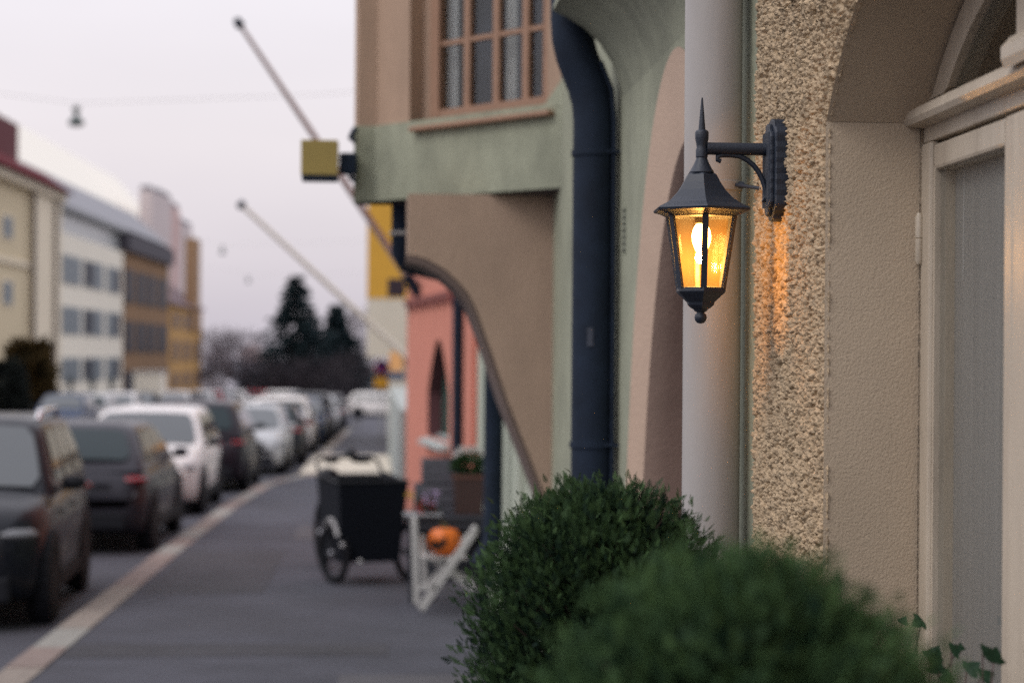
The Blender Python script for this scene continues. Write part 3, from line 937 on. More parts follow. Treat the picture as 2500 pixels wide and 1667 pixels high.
# ================================================================== conifer shrubs in pots, ivy by the door
def fan_template(n=5, wid=0.16):
    """a flat spray of scale leaves: stalk with side leaflets"""
    P, Q = [], []
    def leaf(x0, y0, ang, ln, w):
        c, s = math.sin(ang), math.cos(ang)
        k = len(P)
        nx, ny = s, -c
        P.extend([(x0, y0, 0), (x0 + c * ln * .5 + nx * w, y0 + s * ln * .5 + ny * w, 0.03), (x0 + c * ln, y0 + s * ln, 0), (x0 + c * ln * .5 - nx * w, y0 + s * ln * .5 - ny * w, 0.03)])
        Q.append((k, k + 1, k + 2, k + 3))
    leaf(0, 0, 0, 1.0, 0.05)
    for i in range(n):
        t = 0.15 + 0.7 * i / (n - 1)
        for sd in (-1, 1):
            leaf(0, t, sd * 0.75, 0.46 * (1.15 - t), wid * 0.27)
    return np.array(P), Q
FT, FQ = fan_template()
def conifer(name, label, base, top, rx, ry, power, n, size, m, seed, zlow):
    rg = np.random.default_rng(seed)
    root = empty(name, base, label=label, cat='shrub')
    bx, by, bz_ = base
    MB().lathe([(0.15, bz_), (0.19, bz_ + 0.36), (0.205, bz_ + 0.37), (0.205, bz_ + 0.42), (0.175, bz_ + 0.42), (0.17, bz_ + 0.39), (0.01, bz_ + 0.385)], 24, Matrix.Translation((bx, by, 0))).build('pot', mat('terracotta', (0.25, 0.12, 0.08), 0.85, var=0.1), root, smooth=40)
    MB().tube([(bx, by, bz_ + 0.36), (bx + 0.01, by, (bz_ + top) / 2), (bx, by, top - 0.15)], [0.022, 0.016, 0.006], 8).build('trunk', mat('bark', (0.07, 0.05, 0.04), 0.9), root)
    pos, D, sz, tint = [], [], [], []
    nb = n // 70
    H_ = top - zlow
    wood = MB()
    for b_i in range(nb):
        th = rg.uniform(0, 2 * math.pi)
        u = rg.uniform(0, 1) ** 0.75
        rr = math.sqrt(max(0.0, 1 - u ** power))
        f = rg.uniform(0.82, 1.10) if rg.uniform() > .10 else rg.uniform(1.08, 1.18)
        tip = np.array([bx + rx * rr * math.cos(th) * f, by + ry * rr * math.sin(th) * f, zlow + H_ * u * (0.93 + 0.10 * f)])
        org = np.array([bx + 0.25 * rx * rr * math.cos(th), by + 0.25 * ry * rr * math.sin(th), zlow + H_ * max(0.0, u - 0.22)])
        ax = tip - org
        Lb = np.linalg.norm(ax)
        ax = ax / Lb
        bt_ = rg.uniform(-.18, .30)
        wood.tube([tuple(org), tuple(org + ax * Lb * .8)], [.004, .0015], 4, False)
        for q_ in range(70):
            t = rg.uniform(0.25, 1.0) ** 0.7
            w_ = 0.022 + 0.045 * (1 - t)
            p = org + ax * Lb * t + rg.normal(size=3) * w_ * np.array([.7, .7, .5])
            d_ = ax * 0.9 + np.array([0, 0, .35]) + rg.normal(size=3) * .42
            pos.append(p)
            D.append(d_)
            sz.append(size * rg.uniform(.55, 1.25) * (1.25 - .45 * t))
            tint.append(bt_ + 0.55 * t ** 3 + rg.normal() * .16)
    wood.build('branches', mat('bark', (0.07, 0.05, 0.04), 0.9), root)['kind'] = 'stuff'
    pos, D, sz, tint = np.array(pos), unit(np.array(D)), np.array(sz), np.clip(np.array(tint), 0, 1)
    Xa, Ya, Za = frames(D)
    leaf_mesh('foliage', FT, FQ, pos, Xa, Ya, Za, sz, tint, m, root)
    return root
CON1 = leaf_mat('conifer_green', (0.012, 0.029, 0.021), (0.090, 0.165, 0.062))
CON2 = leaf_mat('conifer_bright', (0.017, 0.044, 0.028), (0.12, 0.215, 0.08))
c1 = at_y(1478, 900, 3.45)
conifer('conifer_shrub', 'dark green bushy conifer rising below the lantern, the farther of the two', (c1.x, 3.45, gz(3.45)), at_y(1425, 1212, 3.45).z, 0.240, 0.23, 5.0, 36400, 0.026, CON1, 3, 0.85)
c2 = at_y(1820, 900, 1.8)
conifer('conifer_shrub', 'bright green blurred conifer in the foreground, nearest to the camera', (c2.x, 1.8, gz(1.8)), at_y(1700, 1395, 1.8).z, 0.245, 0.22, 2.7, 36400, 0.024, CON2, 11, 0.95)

# ivy sprigs in a trough beside the door
def ivy_leaf_mesh(w):
    P = [(0, 0, 0), (0.55, 0.05, .06), (0.95, 0.35, 0), (0.5, 0.55, .08), (0.42, 0.8, .04), (0, 1.25, -.05), (-0.42, 0.8, .04), (-0.5, 0.55, .08), (-0.95, 0.35, 0), (-0.55, 0.05, .06), (0, 0.5, 0.02)]
    Fq = [(i, (i + 1) % 10, 10) for i in range(10)]
    me = bpy.data.meshes.new('leaf')
    me.from_pydata([(x * w, y * w, z * w) for x, y, z in P], [], Fq)
    at = me.attributes.new('tint', 'FLOAT', 'POINT')
    at.data.foreach_set('value', [0.5] * 11)
    me.materials.append(leaf_mat('ivy_leaf', (0.008, 0.028, 0.016), (0.025, 0.06, 0.03), 0.45, 0.15))
    return me
ivy_y = fy(2330, 0.98)
ivy = empty('ivy_plant', (0.97, ivy_y, gz(3)), label='small ivy sprigs with dark lobed leaves at foot of the glazed door', cat='plant')
MB().box((0.90, ivy_y - 0.28, gz(3)), (1.02, ivy_y + 0.28, 1.02)).build('trough', mat('lead_trough', (0.12, 0.12, 0.12), 0.7), ivy, bevel=0.01)
lm = ivy_leaf_mesh(0.0165)
IV = [(2252, 1512, 1.25, (.5, .25, .8)), (2202, 1522, .8, (-.7, -.2, .6)), (2272, 1610, 1.5, (-.5, .4, .75)), (2300, 1612, 1.5, (.7, .3, .6)), (2322, 1590, 1.1, (.2, -.5, .8)), (2338, 1578, .7, (.3, .2, .9)),
      (2400, 1596, 1.2, (.6, .3, .7)), (2425, 1618, 1.4, (.6, -.4, .6)), (2360, 1640, 1.4, (-.3, .6, .6)), (2290, 1645, 1.3, (-.2, -.5, .8)), (2250, 1640, 1.5, (.4, .3, .8)), (2395, 1655, 1.3, (.1, .5, .8)), (2325, 1655, 1.2, (.4, .5, .7)), (2215, 1620, 1.2, (-.5, .3, .7))]
stems = []
for i, (px, py, s, nrm) in enumerate(IV):
    p = at_x(px, py, 0.965 + 0.012 * (i % 3))
    o = bpy.data.objects.new('leaf', lm)
    col.objects.link(o)
    o.parent = ivy
    nv = (Vector(nrm) * 0.6 - Vector((XL, YL, 0)).normalized() * 0.9).normalized()
    o.rotation_euler = (nv.to_track_quat('Z', 'Y') @ Matrix.Rotation(random.uniform(-2.4, 2.4), 3, 'Z').to_quaternion()).to_euler()
    o.location = p - root_loc(ivy)
    o.scale = (s, s, s)
    b = Vector((0.96, p.y + random.uniform(-.13, .13), 1.02))
    mid = (p + b) / 2 + Vector((random.uniform(-.01, .01), random.uniform(-.02, .02), 0))
    MB().tube([b, mid, p], [0.0022, 0.0018, 0.0012], 5).build('stem', mat('ivy_stem', (0.09, 0.05, 0.05), 0.7), ivy)

# ================================================================== things fixed to the bay: ochre box sign
ys_ = 9.9
def pz(px, py, Y):
    return at_y(px, py, Y)
a, b = pz(736, 437, ys_), pz(826, 347, ys_)
OCHRE = mat('ochre_enamel', (0.36, 0.27, 0.075), 0.5, var=0.06, vscale=8)
sign = empty('box_sign', (a.x, ys_, a.z), label='square ochre box sign jutting from the corner of the green bay', cat='sign')
MB().box((a.x, ys_ - 0.09, a.z + 0.014), (b.x, ys_ + 0.09, b.z)).build('box', OCHRE, sign, bevel=0.004)
MB().box((a.x + 0.004, ys_ - 0.088, a.z - 0.008), (b.x - 0.002, ys_ + 0.088, a.z + 0.013)).build('base_tray', NAVY, sign)
c0, c1_ = pz(828, 426, ys_), pz(868, 365, ys_)
brk = MB().box((c0.x, ys_ - 0.03, c0.z), (c1_.x + 0.01, ys_ + 0.04, c1_.z - 0.02)).build('bracket', NAVY, sign, bevel=0.012)
MB().tube([pz(870, 314, ys_), pz(862, 324, ys_), pz(856, 336, ys_), pz(864, 342, ys_), pz(869, 345, ys_)], 0.016, 8).build('scroll', NAVY, sign, smooth=True)
MB().tube([pz(852, 418, ys_), pz(858, 436, ys_), pz(869, 440, ys_)], 0.014, 8).build('scroll', NAVY, sign, smooth=True)

# ================================================================== pink house
A_ = at_y(993, 900, 24.0)
B_ = at_y(1200, 900, 17.3)
PA, PB = Vector((A_.x, 24.0, 0)), Vector((B_.x, 17.3, 0))
pt = (PB - PA).normalized()
pn = Vector((pt.y, -pt.x, 0))
if pn.x > 0: pn = -pn
PLn = (PB - PA).length
def pkw(t, z, o=0.0):
    return PA + pt * t + pn * o + Vector((0, 0, z))
def pkp(px, py, o=0.0):
    p = at_plane(px, py, PA + pn * o, pn)
    return (p - PA).dot(pt), p.z
PINK = mat('pink_plaster', (0.62, 0.235, 0.165), 0.9, bump=0.004, bscale=40, var=0.06, vscale=2)
pink = empty('pink_house', (PA.x + 1, 21, gz(21)), label='salmon pink plastered house with pointed arch window seen under the bay', cat='house')
tA, zA = pkp(1044, 1062)
tB, _ = pkp(1096, 1062)
zap = pkp(1070, 826)[1]
zspr = zA + (zap - zA) * 0.45
def pz_arch(t):
    u = abs((t - (tA + tB) / 2) / ((tB - tA) / 2))
    return zspr + (zap - zspr) * max(0.0, 1 - u ** 1.7)
mb = MB()
g0 = gz(24) - 0.3
ztp = 12.0
mb.add([pkw(0, g0), pkw(tA, g0), pkw(tA, ztp), pkw(0, ztp)], [(0, 1, 2, 3)])
mb.add([pkw(tB, g0), pkw(PLn, g0), pkw(PLn, ztp), pkw(tB, ztp)], [(0, 1, 2, 3)])
mb.add([pkw(tA, g0), pkw(tB, g0), pkw(tB, zA), pkw(tA, zA)], [(0, 1, 2, 3)])
nn = 16
for i in range(nn):
    a, b = tA + (tB - tA) * i / nn, tA + (tB - tA) * (i + 1) / nn
    mb.add([pkw(a, pz_arch(a)), pkw(b, pz_arch(b)), pkw(b, ztp), pkw(a, ztp)], [(0, 1, 2, 3)])
far_ = [pkw(0, g0), pkw(0, ztp), pkw(0, ztp) + Vector((6, 0.4, 0)), pkw(0, g0) + Vector((6, 0.4, 0))]
mb.add(far_, [(0, 1, 2, 3)])
near_ = [pkw(PLn, g0), pkw(PLn, ztp), pkw(PLn, ztp) + Vector((6, 0, 0)), pkw(PLn, g0) + Vector((6, 0, 0))]
mb.add(near_, [(0, 1, 2, 3)])
mb.build('wall', PINK, pink)
dp = -0.16
prof_w = [(tA, zA)] + [(tA + (tB - tA) * i / nn, pz_arch(tA + (tB - tA) * i / nn)) for i in range(nn + 1)] + [(tB, zA)]
k = len(prof_w)
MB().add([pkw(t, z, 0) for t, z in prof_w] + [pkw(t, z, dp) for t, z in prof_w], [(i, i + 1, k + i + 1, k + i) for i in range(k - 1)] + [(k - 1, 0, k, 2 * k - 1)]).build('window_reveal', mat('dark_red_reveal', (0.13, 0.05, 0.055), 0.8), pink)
wpk = MB().add([pkw(t, z, dp) for t, z in prof_w], [tuple(range(k))]).build('window', mat('green_window', (0.02, 0.07, 0.055), 0.3), pink)
tm = (tA + tB) / 2
MB().hexa([pkw(tm - .03, zA, dp), pkw(tm + .03, zA, dp), pkw(tm + .03, zA, dp + .03), pkw(tm - .03, zA, dp + .03)], [pkw(tm - .03, zap - .05, dp), pkw(tm + .03, zap - .05, dp), pkw(tm + .03, zap - .05, dp + .03), pkw(tm - .03, zap - .05, dp + .03)]).build('mullion', mat('green_paint', (0.02, 0.10, 0.075), 0.5), wpk)
zs0 = pkp(1070, 1092)[1]
MB().hexa([pkw(tA - .1, zs0, 0), pkw(tB + .1, zs0, 0), pkw(tB + .1, zs0, .10), pkw(tA - .1, zs0, .10)], [pkw(tA - .1, zA + .02, -.15), pkw(tB + .1, zA + .02, -.15), pkw(tB + .1, zA - .05, .10), pkw(tA - .1, zA - .05, .10)]).build('window_sill', mat('grey_sill', (0.40, 0.44, 0.42), 0.6), pink)
t_e, _ = pkp(1106, 735)
zt0 = pkp(1050, 733)[1]
BRK = mat('dark_brick', (0.26, 0.085, 0.07), 0.9, var=0.15)
MB().hexa([pkw(0, zt0, .002), pkw(t_e, zt0, .002), pkw(t_e, zt0, .05), pkw(0, zt0, .05)], [pkw(0, zt0 + .055, .002), pkw(t_e, zt0 + .055, .002), pkw(t_e, zt0 + .055, .05), pkw(0, zt0 + .055, .05)]).build('frieze_band', BRK, pink)
for i in range(6):
    px = 1006 + 19 * i
    t, _ = pkp(px, 745)
    hw_ = (pkp(px + 5, 745)[0] - t)
    MB().hexa([pkw(t - hw_, zt0 - .075, .002), pkw(t + hw_, zt0 - .075, .002), pkw(t + hw_, zt0 - .075, .045), pkw(t - hw_, zt0 - .075, .045)], [pkw(t - hw_, zt0 - .001, .002), pkw(t + hw_, zt0 - .001, .002), pkw(t + hw_, zt0 - .001, .045), pkw(t - hw_, zt0 - .001, .045)]).build('frieze_brick', BRK, pink)
tp, _ = pkp(1118, 900, .1)
MB().tube([pkw(tp, g0 + .2, .10), pkw(tp, 3.4, .10), pkw(tp, 6, .10)], 0.058, 12).build('downpipe', NAVY, pink, smooth=True)
t_r = pkp(1150, 900)[0]
MB().hexa([pkw(t_r, g0, .002), pkw(t_r + .5, g0, .002), pkw(t_r + .5, g0, .06), pkw(t_r, g0, .06)], [pkw(t_r, 4, .002), pkw(t_r + .5, 4, .002), pkw(t_r + .5, 4, .06), pkw(t_r, 4, .06)]).build('pilaster', PINK, pink)

# dark square sign projecting from the pink house
ps = 23.6
a, b = pz(946, 724, ps), pz(990, 681, ps)
sg = empty('projecting_sign', (a.x, ps, a.z), label='small dark square sign projecting from the pink house below the flagpole', cat='sign')
MB().box((a.x, ps - 0.04, a.z), (b.x - 0.01, ps + 0.04, b.z)).build('panel', mat('sign_dark', (0.035, 0.03, 0.045), 0.5), sg, bevel=0.006)
MB().tube([(b.x - 0.01, ps, (a.z + b.z) / 2), (b.x + 0.25, ps, (a.z + b.z) / 2)], 0.015, 6).build('bracket', NAVY, sg)

# flagpoles
def flagpole(p_base, p_top, r0, r1, m, label):
    o = empty('flagpole', p_base, label=label, cat='flagpole', group='flagpoles leaning out from the facades')
    P0, P1 = Vector(p_base), Vector(p_top)
    d = (P1 - P0).normalized()
    MB().tube([P0 - d * 0.3, P0 + (P1 - P0) * .4, P1], [r0, (r0 * .65 + r1 * .35), r1], 12).build('pole', m, o, smooth=60)
    MB().tube([P1, P1 + d * 0.03, P1 + d * 0.10, P1 + d * 0.13], [r1 * 1.8, r1 * 2.3, r1 * 2.0, r1 * .5], 10).build('finial', NAVY, o, smooth=True)
    MB().tube([P0 - d * .35, P0 - d * .05], r0 * 1.35, 10).build('socket', NAVY, o)
    return o
flagpole(pz(986, 662, 22.6), pz(590, 68, 22.0), 0.050, 0.024, mat('weathered_pole', (0.34, 0.285, 0.27), 0.6), 'weathered grey flagpole slanting up behind the ochre box sign')
flagpole(pz(1004, 882, 37.0), pz(594, 505, 36.0), 0.062, 0.040, mat('cream_pole', (0.66, 0.60, 0.50), 0.6), 'thin cream flagpole farther down the street, ending above the spruce')

# ================================================================== yellow house with cream jetty, farther on
YY = 50.0
yel = empty('yellow_house', (1.5, 54, gz(54)), label='mustard yellow house with cream lower storey beyond the pink house', cat='house')
xl_ = pz(896, 700, YY).x
zm, zc_, zj = pz(900, 728, YY).z, pz(900, 480, YY).z, pz(900, 872, YY).z
MB().box((xl_, YY, zm), (6, 66, zc_ + 6)).build('upper_wall', mat('mustard_plaster', (0.62, 0.34, 0.045), 0.9, var=0.05), yel)
MB().box((xl_ + 0.01, YY + .01, zj), (6, 66, zm - .003)).build('jetty_wall', mat('cream_plaster', (0.62, 0.57, 0.46), 0.9, var=0.05), yel)
MB().box((pz(957, 1000, YY).x, YY + .3, gz(YY) - .3), (6, 66, zj - .002)).build('ground_floor', MATS['cream_plaster'], yel)
MB().box((pz(970, 1000, 30).x, 26.5, gz(30) - .3), (pz(970, 1000, 30).x + 1.5, YY - 2, pz(960, 985, 30).z)).build('garden_wall', mat('grey_green_wall', (0.35, 0.38, 0.36), 0.9, var=0.1), yel)
def panel(name, pxa, pxb, pya, pyb, Y, m, label, cat='sign', d=0.06):
    a, b = pz(pxa, pyb, Y), pz(pxb, pya, Y)
    o = empty(name, (a.x, Y, a.z), label=label, cat=cat)
    MB().box((a.x, Y - d, a.z), (b.x, Y, b.z)).build('panel', m, o)
    MB().box((b.x - .02, Y, (a.z + b.z) / 2 - .03), (b.x + .25, Y + .05, (a.z + b.z) / 2 + .03)).build('bracket', NAVY, o)
    return o
panel('shop_sign', 951, 984, 858, 906, 49.2, mat('peach_sign', (0.80, 0.42, 0.16), 0.6), 'pale orange shop sign panel under the cream jetty')
panel('shop_sign', 946, 986, 909, 926, 49.0, mat('slate_blue_sign', (0.05, 0.075, 0.14), 0.6), 'narrow slate blue shop sign under the orange panel')
panel('shop_sign', 958, 980, 948, 982, 48.8, mat('deep_blue_sign', (0.03, 0.09, 0.20), 0.6), 'deep blue upright shop sign near the pavement')
panel('display_board', 968, 986, 985, 1032, 48.5, mat('rust_board', (0.30, 0.11, 0.05), 0.7), 'rust brown display board beside the pavement', 'board')
YT = 62.0
ts = empty('traffic_sign', (pz(930, 1000, YT).x, YT, gz(YT)), label='round blue traffic sign with orange plate on a post', cat='traffic sign')
xq = pz(932, 900, YT).x
MB().tube([(xq, YT + .03, gz(YT)), (xq, YT + .03, pz(930, 872, YT).z)], 0.03, 8).build('post', mat('galvanised', (0.35, 0.36, 0.37), 0.5, 0.5), ts)
cz = pz(930, 895, YT).z
RX = Matrix.Translation((xq, YT, cz)) @ Matrix.Rotation(R(90), 4, 'X')
MB().lathe([(0.001, .012), (0.17, .012), (0.17, .004)], 20, RX).build('disc', mat('sign_blue', (0.03, 0.03, 0.30), 0.5), ts)
MB().lathe([(0.165, .011), (0.165, .018), (0.23, .018), (0.23, .0)], 20, RX, cap=False).build('rim', mat('sign_red', (0.45, 0.02, 0.03), 0.5), ts)
MB().box((-.165, -.02, .0125), (.165, .02, .02), RX @ Matrix.Rotation(R(45), 4, 'Z')).build('diagonal_bar', MATS['sign_red'], ts)
MB().box((xq - .24, YT - .015, pz(930, 946, YT).z), (xq + .24, YT, pz(930, 921, YT).z)).build('extra_plate', mat('sign_orange', (0.72, 0.36, 0.02), 0.5), ts)

# ================================================================== houses across the street
LP0, LD = Vector((-23.07, 0, 0)), Vector((0.0337, 1, 0)).normalized()
LN = Vector((LD.y, -LD.x, 0))
def lp(px, py, off=0.0):
    return at_plane(px, py, LP0 + LN * off, LN)
def lY(px, off=0.0):
    return lp(px, HZ, off).y
def lw(Y, z, off=0.0):
    p = LP0 + LD * (Y / LD.y) + LN * off
    return Vector((p.x, p.y, z))
def lbox(mb, Ya, Yb, z0, z1, o0, o1):
    return mb.hexa([lw(Ya, z0, o0), lw(Yb, z0, o0), lw(Yb, z0, o1), lw(Ya, z0, o1)], [lw(Ya, z1, o0), lw(Yb, z1, o0), lw(Yb, z1, o1), lw(Ya, z1, o1)])
def lpart(name, m, parent, Ya, Yb, z0, z1, o0, o1):
    mb = MB()
    lbox(mb, Ya, Yb, z0, z1, o0, o1)
    return mb.build(name, m, parent)
FARGLASS = mat('far_glass', (0.17, 0.20, 0.22), 0.5, spec=0.3)
FARGLASS_D = mat('far_glass_dark', (0.03, 0.035, 0.05), 0.5, spec=0.15)
def lwin(parent, pxa, pxb, pya, pyb, m, fm):
    a, b = lp(pxa, pyb), lp(pxb, pya)
    z0, z1 = lp(pxa, pyb).z, lp(pxa, pya).z
    f = lpart('window', fm, parent, a.y, b.y, z0, z1, .0, .06)
    w = (b.y - a.y)
    lpart('pane', m, f, a.y + .07 * w, a.y + .485 * w, z0 + .1, z1 - .1, .04, .075)
    lpart('pane', m, f, a.y + .515 * w, b.y - .07 * w, z0 + .1, z1 - .1, .04, .075)
G = gz(120) - .6
# cream house, red roof
cH = empty('cream_corner_house', lw(100, gz(100), -5), label='cream yellow house with dark red roof and chimney at left edge', cat='house')
YA1 = lY(138)
zE = lp(60, 462).z
CRY = mat('cream_yellow_plaster', (0.64, 0.54, 0.36), 0.9, var=0.05, vscale=.5)
CRW = mat('cream_white_plaster', (0.78, 0.69, 0.53), 0.9, var=0.05, vscale=.5)
lpart('wall', CRY, cH, 84, lY(72), G, zE, -12, 0)
lpart('side_bay', CRW, cH, lY(72) + .02, YA1, G, zE - .02, -11.5, .25)
lpart('cornice', CRW, cH, 83.5, YA1 + .3, zE + .01, zE + .5, -12, .5)
REDR = mat('red_sheet_roof', (0.11, 0.02, 0.025), 0.95, var=0.12, spec=0.1)
mb = MB()
zr1 = lp(60, 405).z
mb.prism([(.9, zE + .52), (.6, zE + .75), (-.9, lp(60, 402, -.9).z), (-9, zr1 + 1.2), (-12.5, zE + .52)], lambda p, k: lw((83, YA1 + .6)[k], p[1], p[0]))
mb.build('roof', REDR, cH)
Ych = lY(40, -3)
lpart('chimney', mat('dark_red_brick', (0.12, 0.03, 0.035), 0.9, var=0.1), cH, Ych - 8, Ych, zr1 - .5, lp(20, 292, -3).z, -6, -3)
yd = lY(65)
MB().tube([lw(yd, G, .35), lw(yd, zE, .35)], .13, 8).build('downpipe', mat('brown_pipe', (0.11, 0.085, 0.075), .6), cH)
yd = lY(118)
MB().tube([lw(yd, G, .40), lw(yd, zE, .40)], .10, 8).build('downpipe', MATS['brown_pipe'], cH)
lpart('string_course', CRW, cH, 84, lY(72), lp(60, 652).z, lp(60, 640).z, 0.001, .15)
for (ya_, yb__) in ((520, 580), (680, 745)):
    lwin(cH, 2, 30, ya_, yb__, FARGLASS, CRW)
for ya_ in (490, 600, 700):
    lwin(cH, 86, 101, ya_, ya_ + 55, FARGLASS, CRW)
# white modernist block
wH = empty('white_block', lw(126, gz(126), -5), label='white modern block with three rows of wide windows and grey roof', cat='house')
YB0, YB1 = YA1 + .7, lY(299)
WHT = mat('white_render', (0.82, 0.77, 0.65), 0.9, var=0.04, vscale=.5)
zW = lp(150, 566).z
zE2 = lp(150, 508).z
lpart('wall', WHT, wH, YB0, YB1, G, zW, -12, 0)
lpart('attic_glazing', mat('attic_glass', (0.38, 0.40, 0.40), 0.3), wH, YB0, YB1 + .5, zW + .01, zE2, -12, -.4)
lpart('gutter', mat('grey_metal', (0.20, 0.21, 0.22), .5), wH, YB0, YB1 + 1, zE2 + .005, zE2 + .3, -12, .1)
zR2 = lp(140, 432, -3).z
MB().prism([(.0, zE2 + .31), (-3.2, zR2), (-12, zR2), (-12, zE2 + .31)], lambda p, k: lw((YB0, lY(372, -1.5))[k], p[1], p[0])).build('roof', mat('slate_grey_roof', (0.23, 0.23, 0.25), .6, var=.15, vscale=.3), wH)
for (ya_, yb__) in ((618, 690), (745, 815), (872, 934)):
    for i, (xa, xb) in enumerate(((148, 194), (201, 249), (258, 292))):
        a0 = lp(150, ya_).z
        b0 = lp(150, yb__).z
        Ya_, Yb_ = lY(xa), lY(xb)
        f = lpart('window', mat('window_grey_frame', (0.34, 0.36, 0.36), .7), wH, Ya_, Yb_, b0, a0, .001, .07)
        w = Yb_ - Ya_
        for j in range(2):
            lpart('pane', (FARGLASS, FARGLASS_D)[(i + j) % 2 if i != 0 else 0], f, Ya_ + w * (.04 + .48 * j), Ya_ + w * (.48 + .48 * j), b0 + .12, a0 - .12, .05, .09)
# tall white roof behind
tH = empty('white_roofed_hall', lw(140, gz(140), -20), label='pale building with big white sloping roof behind the white block', cat='house')
o_ = -9.0
za1 = lp(60, 312, -14).z
zb1 = lp(140, 425, o_).z - .5
MB().prism([(o_, zb1), (-14, za1), (-26, za1), (-26, 0), (o_, 0)], lambda p, k: lw((100, lY(366, -10))[k], p[1], p[0])).build('roof', mat('white_metal_roof', (0.86, 0.82, 0.72), .8), tH)
MB().tube([lw(lY(352, -9), zb1 - 1, -8), lw(lY(352, -9), lp(352, 468, -8).z, -8)], .35, 8).build('roof_vent', mat('green_vent', (0.2, 0.28, 0.22), .6), tH)
# brown house with dark windows
bH = empty('brown_house', lw(150, gz(150), -5), label='brown and orange house with tall dark windows beyond the white block', cat='house')
YC0, YC1 = YB1 + .6, lY(411)
zC = lp(305, 612).z
lpart('wall', mat('orange_brown_plaster', (0.26, 0.15, 0.075), .9, var=.1, vscale=.4), bH, YC0, YC1, G, zC, -12, 0)
lpart('roof', mat('dark_tile_roof', (0.05, 0.045, 0.06), .7), bH, YC0 - .2, YC1 + .3, zC + .01, zC + 1.3, -12, .4)
for (ya_, yb__) in ((655, 738), (782, 860), (905, 960)):
    for (xa, xb) in ((304, 324), (332, 352), (358, 377), (384, 404)):
        a, b = lp(305, yb__).z, lp(305, ya_).z
        f = lpart('window', mat('window_dark_frame', (.05, .04, .045), .7), bH, lY(xa), lY(xb), a, b, .001, .08)
        lpart('pane', FARGLASS_D, f, lY(xa) + .25, lY(xb) - .25, a + .15, b - .15, .05, .11)
# pale tower
pT = empty('pale_tower_house', lw(160, gz(160), -16), label='tall pale pinkish house with jagged dark roof edge behind the brown house', cat='house')
of = -6.0
PALEP = mat('pale_pink_plaster', (0.62, 0.54, 0.53), .9, var=.06, vscale=.3)
prevY = None
for i, (xa, xb, yt_) in enumerate(((366, 388, 462), (388.5, 416, 470), (416.5, 436, 500), (436.5, 466, 540))):
    lpart('wall', (PALEP, mat('rose_plaster', (0.62, 0.43, 0.40), .9))[i == 2], pT, lY(xa, of), lY(xb, of) - .02, G, lp(xa, yt_, of).z, of - 1.2, of)
    lpart('parapet', mat('dark_grey_roof', (0.13, 0.13, 0.16), .6), pT, lY(xa, of) + .1, lY(xb, of) - .4, lp(xa, yt_, of).z + .01, lp(xa, yt_ - 11, of).z, of - 1.1, of - .1)
# ochre house
oH = empty('ochre_house', lw(172, gz(172), -5), label='ochre house with brown roof, last in the row across the street', cat='house')
YD0, YD1 = YC1 + .5, lY(492)
zD = lp(412, 742).z
lpart('wall', mat('ochre_plaster', (0.52, 0.30, 0.10), .9, var=.12, vscale=.3), oH, YD0, YD1, G, zD, -10, 0)
MB().prism([(.4, zD + .02), (-4, zD + 3.2), (-10, zD + .02)], lambda p, k: lw((YD0, YD1 + .5)[k], p[1], p[0])).build('roof', mat('plum_roof', (0.13, 0.08, 0.09), .7), oH)
lpart('gable', mat('brown_gable', (0.32, 0.19, 0.10), .8), oH, lY(466), lY(480), zD - 2, lp(466, 580).z, -.6, .3)
for (ya_, yb__) in ((760, 800), (830, 880), (910, 950)):
    for (xa, xb) in ((420, 436), (446, 462), (472, 488)):
        a, b = lp(412, yb__).z, lp(412, ya_).z
        lpart('window', mat('window_brown', (.18, .11, .07), .6), oH, lY(xa), lY(xb), a, b, .001, .08)

# autumn bush against the cream house, bollards
def twig_cloud(name, label, base, h, rx, ry, n, ln, wid, m, trunk_r, cat='tree', zlow=0.25, seed=1, shape=1.0, group=None):
    rg = np.random.default_rng(seed)
    root = empty(name, base, label=label, cat=cat, group=group)
    bx, by, bz_ = base
    MB().tube([(bx, by, bz_ - .1), (bx + .05 * h * rg.normal() * .2, by, bz_ + h * .4), (bx, by, bz_ + h * .8)], [trunk_r, trunk_r * .7, trunk_r * .15], 8).build('trunk', mat('dark_bark', (0.05, 0.042, 0.045), .9), root)
    u = rg.uniform(0, 1, n)
    z = bz_ + h * (zlow + (1 - zlow) * u)
    pr_ = np.sqrt(np.clip(1 - (2 * u - 1) ** 2 * .92, 0, 1)) if shape == 1.0 else (1 - u) ** shape
    th = rg.uniform(0, 2 * math.pi, n)
    rad = pr_ * np.sqrt(rg.uniform(0.02, 1, n))
    pos = np.stack([bx + rx * rad * np.cos(th), by + ry * rad * np.sin(th), z], 1)
    D = unit(np.stack([np.cos(th), np.sin(th), np.full(n, .8)], 1) + rg.normal(size=(n, 3)) * .6)
    Xa, Ya, Za = frames(D)
    tpl = np.array([(0, 0, 0), (wid, .45, 0), (0, 1, 0), (-wid, .45, 0)])
    leaf_mesh('crown', tpl, [(0, 1, 2, 3)], pos, Xa, Ya, Za, ln * rg.uniform(.5, 1.5, n), np.clip(.5 + .3 * rg.normal(size=n), 0, 1), m, root)
    return root
AUT = leaf_mat('autumn_leaf', (0.03, 0.026, 0.014), (0.11, 0.07, 0.025))
b_ = at_y(70, 990, 92)
twig_cloud('autumn_bush', 'brown and olive autumn bush in front of the cream corner house', (b_.x, 92, gz(92)), 3.6, 1.15, 1.0, 1500, .5, .3, AUT, .1, 'bush', 0.0, 5, shape=.12)
b_ = at_y(5, 990, 88)
twig_cloud('autumn_bush', 'dark clipped bush at left edge beside the brown bush', (b_.x, 88, gz(88)), 2.6, 1.1, 1.1, 1500, .4, .3, leaf_mat('dark_hedge', (0.012, 0.016, 0.016), (0.03, 0.035, 0.03)), .1, 'bush', 0.0, 6, shape=.12)
